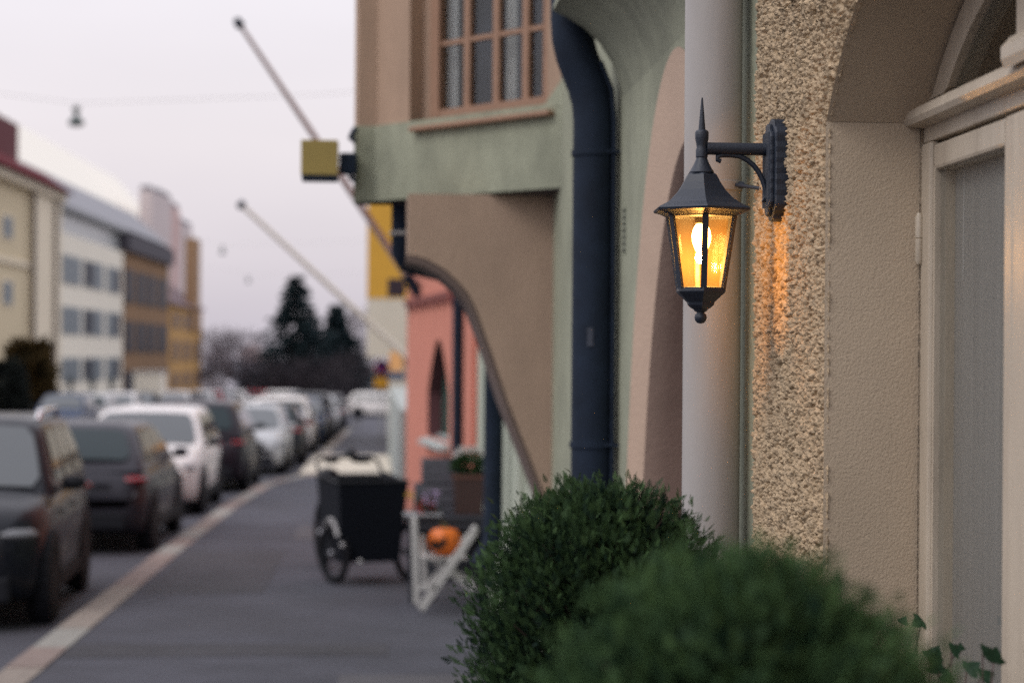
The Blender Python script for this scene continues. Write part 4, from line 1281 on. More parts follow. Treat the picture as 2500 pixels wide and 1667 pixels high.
for i, px in enumerate((172, 225, 272)):
    Yb = 86
    x = at_y(px, 960, Yb).x
    o = empty('bollard', (x, Yb, gz(Yb)), label=('left', 'middle', 'right')[i] + ' of three dark posts before the white block', cat='bollard', group='dark posts before the white block')
    MB().lathe([(.16, 0), (.16, .3), (.09, .4), (.09, 1.75), (.15, 1.8), (.15, 1.95), (.05, 2.1)], 10, Matrix.Translation((x, Yb, gz(Yb)))).build('shaft', mat('bollard_iron', (0.03, 0.04, 0.045), .6), o, smooth=40)

# ================================================================== far end: spruces, bare trees, houses
def spruce(label, px, py_top, py_base, Y, hw_px, seed):
    rg = np.random.default_rng(seed)
    top = at_y(px, py_top, Y)
    base = Vector((top.x, Y, gz(Y) - .3))
    h = top.z - base.z
    s_ = FPX / Y
    rmax = hw_px / s_
    root = empty('spruce_tree', base, label=label, cat='tree', group='spruces at the far end of the street')
    MB().tube([base, base + Vector((0, 0, h * .5)), top], [.28, .16, .03], 8).build('trunk', mat('dark_bark', (0.05, 0.042, 0.045), .9), root)
    pos, D, sz = [], [], []
    nl = 46
    for i in range(nl):
        u = (i + .5) / nl
        z = base.z + h * (.06 + .94 * u)
        L_ = rmax * (1 - u) * rg.uniform(.85, 1.15) + .15
        for kx in range(int(7 + 6 * (1 - u))):
            a = rg.uniform(0, 2 * math.pi)
            Lk = L_ * rg.uniform(.65, 1.15)
            m_ = int(5 + 14 * Lk / rmax)
            for q_ in range(m_):
                f = (q_ + .6) / m_
                pos.append((base.x + math.cos(a) * Lk * f, base.y + math.sin(a) * Lk * f, z - .22 * Lk * f + .1 * Lk * f * f))
                D.append((math.cos(a) + rg.normal() * .6, math.sin(a) + rg.normal() * .6, -.25 + rg.normal() * .25))
                sz.append(.55 * rg.uniform(.7, 1.3))
    pos, D, sz = np.array(pos), unit(np.array(D)), np.array(sz)
    Xa, Ya, Za = frames(D)
    tpl = np.array([(0, 0, 0), (.34, .5, -.05), (0, 1, 0), (-.34, .5, -.05)])
    leaf_mesh('crown', tpl, [(0, 1, 2, 3)], pos, Xa, Ya, Za, sz, np.clip(.4 + .3 * rg.normal(size=len(pos)), 0, 1), leaf_mat('spruce_needles', (0.012, 0.022, 0.028), (0.034, 0.055, 0.058)), root)
spruce('tallest dark spruce at the far end of the street', 724, 674, 985, 150, 165, 1)
spruce('second, shorter dark spruce right of the tallest one', 822, 744, 985, 155, 112, 2)
BARE = leaf_mat('bare_twigs', (0.022, 0.02, 0.026), (0.06, 0.05, 0.055))
PALET = leaf_mat('pale_twigs', (0.10, 0.09, 0.10), (0.22, 0.19, 0.20))
for i, (px, pt_, Y, w, lab) in enumerate(((640, 895, 140, 2.8, 'dark bare tree left of the tallest spruce'), (700, 900, 138, 3.0, 'dark bare tree under the tallest spruce'), (780, 885, 136, 2.4, 'dark bare tree between the two spruces'), (842, 875, 142, 1.8, 'dark bare tree right of the second spruce'))):
    b_ = at_y(px, pt_, Y)
    twig_cloud('bare_tree', lab, (b_.x, Y, gz(Y)), b_.z - gz(Y), w, w, 550, 1.0, .05, BARE, .16, 'tree', .02, 20 + i, group='dark bare trees at the far end')
for i, (px, pt_, Y, w, lab) in enumerate(((520, 815, 185, 3.2, 'pale leafless tree right of the ochre house'), (590, 820, 190, 3.2, 'pale leafless tree before the far grey houses'), (880, 770, 170, 1.6, 'thin pale leafless tree beside the yellow house'))):
    b_ = at_y(px, pt_, Y)
    twig_cloud('bare_tree', lab, (b_.x, Y, gz(Y)), b_.z - gz(Y), w, w, 900, 1.0, .05, PALET, .14, 'tree', .3, 40 + i, group='pale bare trees at the far end')
def far_house(label, pxa, pxb, py_e, py_r, Y, wm, rm):
    a, b = at_y(pxa, py_e, Y), at_y(pxb, py_e, Y)
    zr_ = at_y((pxa + pxb) / 2, py_r, Y).z
    o = empty('far_house', ((a.x + b.x) / 2, Y + 4, gz(Y)), label=label, cat='house', group='houses at the far end of the street')
    MB().box((a.x, Y, gz(Y) - 1), (b.x, Y + 9, a.z)).build('wall', wm, o)
    MB().prism([(a.x - .4, a.z + .01), (b.x + .4, a.z + .01), ((a.x + b.x) / 2, zr_)], lambda p, k: (p[0], (Y - .3, Y + 9.3)[k], p[1])).build('roof', rm, o)
    for i in range(3):
        x0 = a.x + (b.x - a.x) * (.12 + .3 * i)
        MB().box((x0, Y - .05, a.z - 2.2), (x0 + (b.x - a.x) * .16, Y - .001, a.z - .8)).build('window', FARGLASS_D, o)
GW = mat('far_grey_wall', (0.34, 0.34, 0.38), .9)
far_house('far grey house with pale roof right of the ochre house', 496, 572, 880, 835, 215, GW, mat('far_pale_roof', (0.55, 0.52, 0.55), .7))
far_house('far dark red gabled house behind the bare trees', 480, 560, 955, 905, 196, mat('far_red_wall', (0.10, 0.045, 0.05), .9), MATS['far_pale_roof'])
far_house('far pink roofed house behind the tallest spruce', 568, 650, 880, 838, 225, mat('far_mauve_wall', (0.30, 0.28, 0.33), .9), mat('far_pink_roof', (0.50, 0.38, 0.36), .7))
far_house('far pale house between the second spruce and the yellow house', 846, 915, 930, 895, 205, mat('far_pale_wall', (0.42, 0.43, 0.46), .9), mat('far_slate_roof', (0.09, 0.12, 0.14), .7))
rg = np.random.default_rng(77)
n = 9000
px_ = rg.uniform(-55, 45, n)
pos = np.stack([px_, 255 + rg.uniform(-6, 6, n), gz(255) + rg.uniform(0, 1, n) * (3.4 + 1.2 * np.sin(px_ * .35))], 1)
Xa, Ya, Za = frames(unit(rg.normal(size=(n, 3)) + np.array([0, 0, .7])))
wood = leaf_mesh('distant_woods', np.array([(0, 0, 0), (.35, .5, 0), (0, 1, 0), (-.35, .5, 0)]), [(0, 1, 2, 3)], pos, Xa, Ya, Za, rg.uniform(.8, 1.8, n), rg.uniform(0, 1, n), BARE)
tag(wood, 'low dark band of distant leafless woods', 'woods', kind='stuff')

# ================================================================== street lamps hung on span wires
def span_lamp(px, py, Y, label, with_wire=True):
    p = at_y(px, py, Y)
    o = empty('hanging_street_lamp', p, label=label, cat='street lamp', group='street lamps hung over the road')
    m = mat('lamp_green_grey', (0.05, 0.075, 0.07), .5)
    MB().lathe([(.05, .52), (.12, .5), (.12, .38), (.06, .36), (.06, .24), (.14, .20), (.24, .06), (.25, 0), (.2, -.03)], 12, Matrix.Translation(p)).build('housing', m, o, smooth=40)
    MB().lathe([(.2, -.03), (.16, -.07), (.02, -.09)], 12, Matrix.Translation(p)).build('diffuser', mat('lamp_diffuser', (.6, .6, .58), .4), o, smooth=40)
    zw = p.z + .62
    W = [Vector((-21, Y - 1, zw + 1.2)), Vector((-14, Y - .5, zw + .5)), Vector((p.x, Y, zw)), Vector((-2, Y + .5, zw + .45)), Vector((3.0, Y + 1, zw + .95))]
    MB().tube(W, .007, 5).build('span_wire', mat('span_wire', (.25, .24, .25), .5), o)
    MB().tube([p + Vector((0, 0, .52)), p + Vector((0, 0, .62))], .02, 6).build('hanger', m, o)
span_lamp(186, 303, 58, 'green grey hanging street lamp nearest, high above the cream house')
span_lamp(543, 618, 150, 'second hanging street lamp, small in the sky left of the spruces')
span_lamp(606, 688, 190, 'third hanging street lamp, tiny speck beside the tallest spruce')

# ================================================================== cars
CARGLASS = mat('car_glass', (0.035, 0.045, 0.05), 0.05, spec=1.0)
REARGLASS = mat('rear_glass', (0.015, 0.03, 0.035), 0.12, spec=0.3)
HEADL = mat('headlight_lens', (0.16, 0.165, 0.18), 0.35, spec=0.4)
TAILL = mat('tail_light', (0.22, 0.012, 0.02), 0.25)
PLATE = mat('number_plate', (0.62, 0.63, 0.64), 0.4)
RIM = mat('alloy_rim', (0.38, 0.38, 0.40), 0.3, 0.8)
CARPLASTIC = mat('car_trim', (0.012, 0.013, 0.018), 0.7, spec=.25)
def paint(name, c, metal=0.3):
    return mat(name, c, 0.34, 0.0, coat=0.15, spec=0.15)
P_BLACK = paint('paint_black', (0.010, 0.012, 0.018))
P_GREY = paint('paint_grey', (0.035, 0.035, 0.046))
P_WHITE = paint('paint_white', (0.74, 0.71, 0.69), 0.0)
P_SILVER = paint('paint_silver', (0.42, 0.43, 0.44), 0.5)
P_PLUM = paint('paint_plum', (0.018, 0.013, 0.02))
P_BLUE = paint('paint_blue', (0.02, 0.04, 0.09))
P_RED = paint('paint_red', (0.30, 0.02, 0.03), 0.1)

def wheel_proto():
    t = MB().lathe([(.20, -.09), (.29, -.10), (.318, -.085), (.325, -.04), (.325, .04), (.318, .085), (.29, .10), (.20, .09)], 24, Matrix.Rotation(R(90), 4, 'X'), cap=False)
    r = MB().lathe([(.04, .07), (.17, .06), (.205, .085), (.205, -.085), (.10, -.06)], 20, Matrix.Rotation(R(90), 4, 'X'))
    for k in range(5):
        M_ = Matrix.Rotation(R(90), 4, 'X') @ Matrix.Rotation(2 * math.pi * k / 5, 4, 'Z')
        r.box((.03, -.028, .055), (.20, .028, .082), M_)
        r.box((.03, -.028, -.082), (.20, .028, -.055), M_)
    return t, r
TYRE_MB, RIM_MB = wheel_proto()
WHEEL_ME = {}
def wheel(parent, loc):
    if 't' not in WHEEL_ME:
        t = TYRE_MB.build('tyre', RUBBER, None, smooth=40)
        r = RIM_MB.build('rim', RIM, None)
        WHEEL_ME['t'], WHEEL_ME['r'] = t.data, r.data
        bpy.data.objects.remove(t)
        bpy.data.objects.remove(r)
    w = bpy.data.objects.new('wheel', WHEEL_ME['t'])
    col.objects.link(w)
    w.parent = parent
    w.location = loc
    r = bpy.data.objects.new('rim', WHEEL_ME['r'])
    col.objects.link(r)
    r.parent = w

def car(name, label, x_right, y_near, facing, L_, W_, H_, pm, hood=0.98, belt=1.0, suv=False, rails=False, cat='car', group=None, van=False, tilt=0.0, detail=True):
    """x_right: x of the side next to the kerb; y_near: y of the end nearest the camera; facing 'us' or 'away'"""
    yc = y_near + L_ / 2
    xc = x_right - W_ / 2
    o = empty(name, (xc, yc, gz(yc) - 0.118), rz=R(-90 if facing == 'us' else 90) + tilt, label=label, cat=cat, group=group)
    o.rotation_euler = (0, 0, o.rotation_euler.z)
    B = dict(world=False)
    h = W_ / 2
    x = lambda f: -L_ / 2 + L_ * f
    if van:
        stn = [(0, .93, .35, 1.15), (.01, .97, .3, 1.2), (.05, 1, .25, belt), (.72, 1, .22, belt), (.78, .99, .22, belt), (.9, .96, .22, hood), (.97, .9, .25, hood - .12), (1.0, .8, .32, hood - .3)]
    else:
        stn = [(0, .78, .42, belt - .30), (.012, .88, .33, belt - .12), (.05, .95, .25, belt - .01), (.12, .99, .22, belt + .005), (.3, 1, .20, belt), (.5, 1, .20, belt - .01), (.66, 1, .20, belt - .03), (.71, .99, .20, hood + .015), (.8, .98, .21, hood - .005), (.9, .955, .22, hood - .06), (.96, .90, .25, hood - .13), (.985, .82, .30, hood - .22), (1.0, .70, .40, hood - .33)]
    V, F, m_ = [], [], 0
    for f, w, z0, zt in stn:
        w *= h
        half_ = [(0, zt + .012), (.55 * w, zt + .008), (.82 * w, zt - .012), (.93 * w, zt - .05), (.975 * w, zt - .13), (1.0 * w, (zt + z0) / 2 + .08), (.985 * w, z0 + .16), (.95 * w, z0 + .03), (.86 * w, z0), (0, z0)]
        ring = [(x(f), y_, z_) for y_, z_ in half_] + [(x(f), -y_, z_) for y_, z_ in half_[-2:0:-1]]
        m_ = len(ring)
        V += ring
    for i in range(len(stn) - 1):
        for k in range(m_):
            F.append((i * m_ + k, i * m_ + (k + 1) % m_, (i + 1) * m_ + (k + 1) % m_, (i + 1) * m_ + k))
    F.append(tuple(range(m_)))
    F.append(tuple(range((len(stn) - 1) * m_, len(stn) * m_)))
    MB().add(V, F).build('body', pm, o, smooth=50, **B)
    # cabin
    if van:
        xr, xf, xr2, xf2 = x(.005), x(.86), x(.015), x(.66)
    elif suv:
        xr, xf, xr2, xf2 = x(.02), x(.74), x(.09), x(.57)
    else:
        xr, xf, xr2, xf2 = x(.03), x(.76), x(.17), x(.55)
    wb, wt = h * .935, h * .74 if not van else h * .86
    zb_ = belt - .05
    zr_ = H_ - .055
    def ring_at(v):
        e = max(0.0, min(1.0, v))
        ws_ = wb + (wt - wb) * e ** 1.35
        xr_ = xr + (xr2 - xr) * e ** (1.15 if not van else 1)
        xf__ = xf + (xf2 - xf) * e ** 1.08
        return xr_, xf__, ws_, zb_ + (zr_ - zb_) * e
    def ring_pts(xa_, xb__, w_, z_, rc, m=4):
        P_ = []
        for cx, cy, a0 in ((xa_ + rc, -w_ + rc, 180), (xb__ - rc, -w_ + rc, 270), (xb__ - rc, w_ - rc, 0), (xa_ + rc, w_ - rc, 90)):
            for k in range(m + 1):
                a = R(a0 + 90 * k / m)
                P_.append((cx + rc * math.cos(a), cy + rc * math.sin(a), z_))
        return P_
    levels = [ring_pts(*ring_at(v), .10 + .06 * v) for v in (0, .2, .4, .6, .8, .93)]
    xa_, xb__, w_, _z = ring_at(1.0)
    levels += [ring_pts(xa_ + .02, xb__ - .03, w_ - .015, zr_, .16), ring_pts(xa_ + .07, xb__ - .09, w_ - .07, zr_ + .028, .16), ring_pts(xa_ + .18, xb__ - .22, w_ - .22, zr_ + .047, .16), ring_pts(xa_ + .4, xb__ - .45, w_ - .45, zr_ + .055, .12)]
    nr_ = len(levels[0])
    Vc = [p for lv in levels for p in lv]
    Fc = [(i_ * nr_ + k, i_ * nr_ + (k + 1) % nr_, (i_ + 1) * nr_ + (k + 1) % nr_, (i_ + 1) * nr_ + k) for i_ in range(len(levels) - 1) for k in range(nr_)]
    Fc += [tuple(range((len(levels) - 1) * nr_, len(levels) * nr_))]
    MB().add(Vc, Fc).build('cabin', pm, o, smooth=50, **B)
    def glass(name_, i, j, u0, u1, v0, v1, off=.012, gm=None):
        def P_(u, v):
            a_, b__, w__, z_ = ring_at(v)
            c4 = [Vector((a_, -w__, z_)), Vector((b__, -w__, z_)), Vector((b__, w__, z_)), Vector((a_, w__, z_))]
            return c4[i].lerp(c4[j], u)
        nrm = (P_(1, .5) - P_(0, .5)).cross(P_(.5, .9) - P_(.5, .1)).normalized()
        if nrm.dot(P_(.5, .5) - Vector(((xr + xf) / 2, 0, 1.0))) < 0: nrm = -nrm
        nu_, nv_ = 6, 6
        vs_, fs_ = [], []
        for q_ in range(nv_ + 1):
            v = v0 + (v1 - v0) * q_ / nv_
            pinch = .035 if q_ in (0, nv_) else 0
            for r_ in range(nu_ + 1):
                u = (u0 + pinch) + (u1 - u0 - 2 * pinch) * r_ / nu_
                bow = off + (.03 * (1 - (2 * u - 1) ** 2) if i in (1, 3) and not van else 0)
                vs_.append(P_(u, v) + nrm * bow)
        k0 = nu_ + 1
        for q_ in range(nv_):
            for r_ in range(nu_):
                fs_.append((q_ * k0 + r_, q_ * k0 + r_ + 1, (q_ + 1) * k0 + r_ + 1, (q_ + 1) * k0 + r_))
        MB().add(vs_, fs_).build(name_, gm or CARGLASS, o, smooth=180, **B)
    glass('windscreen', 1, 2, .05, .95, .10, .93)
    glass('rear_window', 3, 0, .08, .92, (.22 if not van else .5), .90, gm=REARGLASS)
    if not van:
        for s_ in ((0, 1), (2, 3)):
            rr = s_[0] == 2
            for (u0, u1) in ((.10, .36), (.39, .64), (.67, .90)):
                glass('side_window', s_[0], s_[1], (1 - u1) if rr else u0, (1 - u0) if rr else u1, .18, .90)
    else:
        for s_ in ((0, 1), (2, 3)):
            glass('side_window', s_[0], s_[1], .72 if s_[0] == 0 else .06, .94 if s_[0] == 0 else .28, .3, .9)
    # wheels
    for f in (.185, .80):
        for s_ in (-1, 1):
            MB().lathe([(.01, -.10), (.375, -.10), (.385, .0), (.375, .012), (.01, .012)], 24, Matrix.Translation((x(f), s_ * (h - .006), .345)) @ Matrix.Rotation(R(-90 * s_), 4, 'X')).build('wheel_arch', CARPLASTIC, o, **B)
            wheel(o, (x(f), s_ * (h - .085), .325))
    xf_, xb_ = x(1), x(0)
    MB().box((xf_ - .10, -h * .52, hood - .42), (xf_ + .004, h * .52, hood - .24)).build('grille', CARPLASTIC, o, bevel=.02, **B)
    MB().box((xf_ - .02, -h * .54, hood - .235), (xf_ + .012, h * .54, hood - .205)).build('grille_bar', CHROME, o, **B)
    MB().box((xf_ - .16, -h * .74, .24), (xf_ + .012, h * .74, .44)).build('front_bumper', CARPLASTIC, o, bevel=.03, **B)
    MB().box((xf_ + .012, -.25, .41), (xf_ + .026, .25, .52)).build('front_plate', PLATE, o, **B)
    MB().box((xb_ - .012, -h * .76, .30), (xb_ + .2, h * .76, .50)).build('rear_bumper', CARPLASTIC, o, bevel=.03, **B)
    MB().box((xb_ - .022, -.26, .60), (xb_ - .008, .26, .71)).build('rear_plate', PLATE, o, **B)
    MB().box((xb_ - .012, -h * .55, belt - .20), (xb_ + .03, h * .55, belt - .17)).build('tailgate_trim', pm, o, **B)
    for s_ in (-1, 1):
        MB().ball((x(.952), s_ * h * .73, hood - .265), (.15, .19, .055)).build('headlight', HEADL, o, smooth=True, **B)
        MB().ball((x(.03), s_ * h * .83, belt - .14), (.10, .15, .045)).build('tail_light', TAILL, o, smooth=True, **B)
        mr_ = MB().ball((xf - .42, s_ * (h + .07), belt + .03), (.055, .10, .062)).build('wing_mirror', pm if not suv else CARPLASTIC, o, smooth=True, **B)
        MB().box((xf - .45, min(s_ * (h - .10), s_ * (h + .04)), belt - .03), (xf - .40, max(s_ * (h - .10), s_ * (h + .04)), belt + .0)).build('mirror_arm', CARPLASTIC, mr_, **B)
        MB().box((x(.2), s_ * (h - .012) - .012, .22), (x(.78), s_ * (h - .012) + .012, .34)).build('sill_trim', CARPLASTIC, o, **B)
        for f in (.40, .62):
            MB().box((x(f), s_ * (h - .004) - .012, belt - .20), (x(f) + .17, s_ * (h - .004) + .014, belt - .175)).build('door_handle', pm, o, **B)
        if rails:
            MB().tube([(xr2 + .2, s_ * wt * .93, H_ - .04), (xr2 + .3, s_ * wt * .93, H_ + .035), (xf2 - .35, s_ * wt * .93, H_ + .035), (xf2 - .25, s_ * wt * .93, H_ - .04)], .022, 8).build('roof_rail', CHROME, o, smooth=True, **B)
    return o

NR = 'cars parked along the near kerb'
FR = 'cars parked across the street'
XR = lambda y: kerb_x(y) - 0.40
car('parked_car', 'black car with roof rails facing the camera at left edge', -2.50, 14.0, 'us', 3.6, 1.78, 1.56, P_BLACK, 1.0, 1.01, True, True, group=NR, tilt=R(2.5))
car('parked_car', 'dark grey hatchback seen from behind, second along the kerb', -2.42, 20.4, 'away', 4.2, 1.80, 1.43, P_GREY, .93, .97, False, group=NR)
car('parked_car', 'white car facing the camera, third along the kerb', -2.40, 26.2, 'us', 4.3, 1.84, 1.49, P_WHITE, .98, .98, True, group=NR)
car('parked_car', 'plum black car with high roof right behind the white car', -2.16, 32.0, 'away', 4.6, 1.86, 1.58, P_PLUM, .98, 1.03, True, group=NR)
car('parked_car', 'silver car facing the camera, before the pale crossing', -1.80, 38.3, 'us', 4.3, 1.80, 1.42, P_SILVER, .93, .96, False, group=NR)
car('parked_car', 'small black car close behind the silver car', -1.62, 43.2, 'away', 4.0, 1.74, 1.42, P_BLACK, .95, .98, False, group=NR)
car('parked_car', 'white hatchback seen from behind just past the pale crossing', -1.62, 50.5, 'away', 4.2, 1.80, 1.55, P_WHITE, .98, 1.0, True, group=NR)
car('parked_car', 'dark blue car past the white hatchback', -1.42, 56.5, 'us', 4.4, 1.8, 1.48, P_BLUE, .95, .98, False, group=NR)
car('parked_car', 'black tall car past the dark blue one', -1.36, 62.5, 'away', 4.5, 1.84, 1.62, P_BLACK, 1.0, 1.04, True, group=NR)
car('parked_car', 'pale silver car far along the near kerb', -1.30, 68.8, 'us', 4.4, 1.8, 1.48, P_SILVER, .95, .98, False, group=NR)
car('parked_car', 'black car second from the far end of the near row', -1.2, 75.2, 'away', 4.4, 1.8, 1.50, P_BLACK, .95, .98, False, group=NR)
car('parked_car', 'dark plum car at the far end of the near row', -1.2, 82.0, 'away', 4.4, 1.8, 1.5, P_PLUM, .95, .98, False, group=NR)
kx0, kx1 = at_y(326, 950, 118), at_y(394, 910, 118)
kio = empty('gatehouse', ((kx0.x + kx1.x) / 2, 119.5, gz(118)), label='small plain white gatehouse in front of the brown house', cat='building')
MB().box((kx0.x, 118, gz(118) - .2), (kx1.x, 121, kx1.z)).build('wall', WHT, kio)
MB().box((kx0.x - .1, 117.9, kx1.z + .005), (kx1.x + .1, 121.1, kx1.z + .12)).build('roof', mat('pale_roof_sheet', (.5, .48, .45), .7), kio)
FC = [(66, P_BLUE, 'us', 'dark blue car parked across the street, nearest of that row'), (72.5, P_SILVER, 'away', 'silver car across the street before the white block'), (79, P_WHITE, 'us', 'white car across the street below the white block'), (85.2, P_BLACK, 'us', 'black car across the street left of the white gatehouse'),
      (99.5, P_WHITE, 'us', 'white car across the street just below the white gatehouse'), (106, P_GREY, 'away', 'grey car across the street below the ochre house'), (112.5, P_WHITE, 'us', 'white car across the street right of the ochre house'), (119, P_RED, 'away', 'red car across the street near the far trees'), (126, P_SILVER, 'us', 'last silver car across the street before the trees')]
for yn, pm, fc, lab in FC:
    car('parked_car', lab, -10.1 + .012 * (yn - 66), yn, fc, 4.3, 1.8, 1.5, pm, .96, .99, yn % 2 < 1, group=FR)
# the car standing crosswise at the far end
for i, (px, pm, lab) in enumerate(((915, P_WHITE, 'white car at the far end of the pavement'), (560, P_WHITE, 'white car parked at the far end left of the spruce'), (690, P_WHITE, 'white car parked under the tallest spruce'), (625, P_RED, 'red car parked at the far end before the bare trees'))):
    Yc_ = (104, 132, 128, 134)[i]
    c_ = at_y(px, 1000, Yc_)
    car('parked_car', lab, c_.x + 1.5, Yc_, 'us', 4.2, 1.8, 1.5, pm, .96, .99, True, group='cars at the far end of the street', tilt=R(70))

# ================================================================== cargo trike on the pavement
YB_ = 16.2
cb = at_y(892, 1300, YB_)
g_ = gz(YB_)
trike = empty('cargo_trike', (cb.x, YB_, g_), label='black cargo trike with front box parked on the pavement', cat='bicycle')
BOXM = mat('trike_box_black', (0.008, 0.010, 0.016), 0.9, var=.1, spec=.2)
def q4(pxa, pxb, py, Y):
    return at_y(pxa, py, Y), at_y(pxb, py, Y)
zt_, zb2 = at_y(890, 1174, YB_).z, g_ + .19
ta, tb = at_y(818, 1174, YB_).x, at_y(992, 1174, YB_).x
ba, bb = at_y(832, 1370, YB_).x, at_y(980, 1370, YB_).x
bx_ = MB()
y0_, y1_ = YB_ - .08, YB_ + .72
bot = [(ba, y0_ + .1, zb2), (bb, y0_ + .1, zb2), (bb, y1_, zb2), (ba, y1_, zb2)]
top = [(ta, y0_ - .04, zt_), (tb, y0_ - .04, zt_), (tb, y1_ + .05, zt_), (ta, y1_ + .05, zt_)]
cbx = MB()
cbx.add(bot + top + [(p[0] * .94 + cb.x * .06, p[1] + (.03 if p[1] < YB_ + .3 else -.03), p[2]) for p in top] + [(p[0] * .94 + cb.x * .06, p[1] + (.03 if p[1] < YB_ + .3 else -.03), p[2] + .03) for p in bot],
        [(3, 2, 1, 0), (0, 1, 5, 4), (1, 2, 6, 5), (2, 3, 7, 6), (3, 0, 4, 7), (4, 5, 9, 8), (5, 6, 10, 9), (6, 7, 11, 10), (7, 4, 8, 11), (8, 9, 13, 12), (9, 10, 14, 13), (10, 11, 15, 14), (11, 8, 12, 15), (12, 13, 14, 15)])
bxo = cbx.build('cargo_box', BOXM, trike)
MB().tube([Vector(top[0]), Vector(top[1]), Vector(top[2]), Vector(top[3]), Vector(top[0])], .014, 8).build('box_rim', BLACKPL, bxo)
zh = at_y(880, 1116, YB_ + .6).z
hl, hr_ = at_y(808, 1120, YB_ + .6).x, at_y(966, 1120, YB_ + .6).x
MB().tube([(ta + .005, y0_ + .3, zt_), (hl + .005, YB_ + .5, zh - .12), (hl + .01, YB_ + .6, zh - .03), (hl + .06, YB_ + .62, zh), (cb.x, YB_ + .62, zh + .005), (hr_ - .06, YB_ + .62, zh), (hr_ - .01, YB_ + .6, zh - .03), (hr_, YB_ + .5, zh - .12), (tb - .005, y0_ + .3, zt_)], .014, 10).build('push_bar', BLACKPL, trike, smooth=True)
for (pa, pb) in ((838, 868), (905, 950)):
    MB().tube([at_y(pa, 1121, YB_ + .66), at_y((pa + pb) / 2, 1124, YB_ + .7), at_y(pb, 1122, YB_ + .66)], .024, 10).build('handle_grip', BLACKPL, trike, smooth=True)
MB().ball(at_y(903, 1108, YB_ + .7), (.06, .06, .045)).build('bell_light', BLACKPL, trike, smooth=True)
def trike_wheel(x_, y_, r_, tilt):
    M_ = Matrix.Translation((x_, y_, g_ + r_ + (gz(y_) - g_))) @ Matrix.Rotation(tilt, 4, 'Z') @ Matrix.Rotation(R(90), 4, 'Y')
    w = MB().lathe([(r_ - .05, -.02), (r_ - .02, -.028), (r_, -.012), (r_, .012), (r_ - .02, .028), (r_ - .05, .02)], 32, M_, cap=False).build('wheel', RUBBER, trike, smooth=50)
    MB().lathe([(r_ - .07, -.012), (r_ - .05, -.016), (r_ - .05, .016), (r_ - .07, .012), (r_ - .07, -.012)], 32, M_, cap=False).build('rim', BLACKPL, w, smooth=50)
    MB().lathe([(.02, -.05), (.03, -.03), (.03, .03), (.02, .05)], 12, M_).build('hub', RIM, w)
    sp = MB()
    for k in range(14):
        a_ = 2 * math.pi * k / 14
        sp.tube([M_ @ Vector((.02 * math.cos(a_), .02 * math.sin(a_), .02 * (-1) ** k)), M_ @ Vector(((r_ - .06) * math.cos(a_ + .3), (r_ - .06) * math.sin(a_ + .3), 0))], .002, 4)
    s_ = sp.build('spokes', BLACKPL, w)
    s_['kind'] = 'stuff'
    return w
wx0 = at_y(826, 1400, YB_ + .25).x
wx1 = at_y(1014, 1400, YB_ + .25).x
trike_wheel(wx0, YB_ + .18, .26, R(16))
trike_wheel(wx1, YB_ + .18, .26, R(16))
trike_wheel(cb.x + .02, YB_ + 1.75, .32, 0)
for x_ in (wx0, wx1):
    MB().tube([(x_ - .02, YB_ - .06 + .1 * i, g_ + .26 + .29 * math.sin(R(35 + 20 * i))) for i in range(6)], .018, 6).build('mudguard', mat('mudguard_grey', (.4, .39, .39), .5), trike)
MB().tube([(cb.x, YB_ + .5, g_ + .30), (cb.x, YB_ + 1.1, g_ + .36), (cb.x, YB_ + 1.4, g_ + .45), (cb.x, YB_ + 1.42, g_ + .85)], .025, 10).build('frame_tube', BLACKPL, trike, smooth=True)
MB().tube([(cb.x, YB_ + 1.35, g_ + .42), (cb.x + .05, YB_ + 1.75, g_ + .31)], .014, 8).build('chain_stay', BLACKPL, trike)
MB().ball((cb.x, YB_ + 1.46, g_ + .88), (.09, .14, .04)).build('saddle', BLACKPL, trike, smooth=True)
MB().tube([(wx0, YB_ + .18, g_ + .27), (wx1, YB_ + .18, g_ + .27)], .016, 8).build('axle', BLACKPL, trike)
for (px, py) in ((834, 1328), (877, 1370)):
    MB().ball(at_y(px, py, YB_ - .02), .022).build('reflector', mat('reflector_white', (.75, .73, .73), .3), trike, smooth=True)

trike.rotation_euler = (0, 0, R(14))

# ================================================================== white folding chair with a pumpkin
YCh = 14.25
chair = empty('folding_chair', (at_y(1080, 1400, YCh).x, YCh, gz(YCh)), label='white wooden folding chair with crossed legs carrying the pumpkin', cat='chair')
CHW = mat('chair_white', (0.56, 0.545, 0.53), .55, var=.08)
def bar(pa, pb, Y, name_, w=.022, parent=None, Y2=None):
    a, b = at_y(pa[0], pa[1], Y), at_y(pb[0], pb[1], Y2 or Y)
    d = (b - a).normalized()
    u = d.cross(Vector((0, 1, 0))).normalized() * w * 1.25
    v = Vector((0, .012, 0))
    return MB().hexa([a - u - v, a + u - v, a + u + v, a - u + v], [b - u - v, b + u - v, b + u + v, b - u + v]).build(name_, CHW, parent or chair, bevel=.004)
YN_, YF_ = YCh - .12, YCh + .26
bar((1011, 1268), (1017, 1474), YN_, 'back_post', .018)
bar((1030, 1305), (1038, 1438), YF_, 'back_post', .018)
bar((1160, 1292), (1027, 1487), YN_, 'front_leg', .024)
bar((1146, 1305), (1040, 1438), YF_, 'front_leg', .020)
bar((1058, 1368), (1178, 1434), YF_, 'rear_leg', .020)
bar((1072, 1378), (1160, 1440), YN_ + .1, 'rear_leg', .018)
bar((1018, 1434), (1068, 1432), YN_, 'rung', .016)
bar((1138, 1430), (1176, 1428), YF_, 'rung', .014)
for i in range(6):
    px = 1036 + 19 * i
    a = at_y(px, 1357, YCh)
    MB().box((a.x - .022, YN_ + .01, a.z - .016), (a.x + .022, YF_ - .01, a.z)).build('seat_slat', CHW, chair)
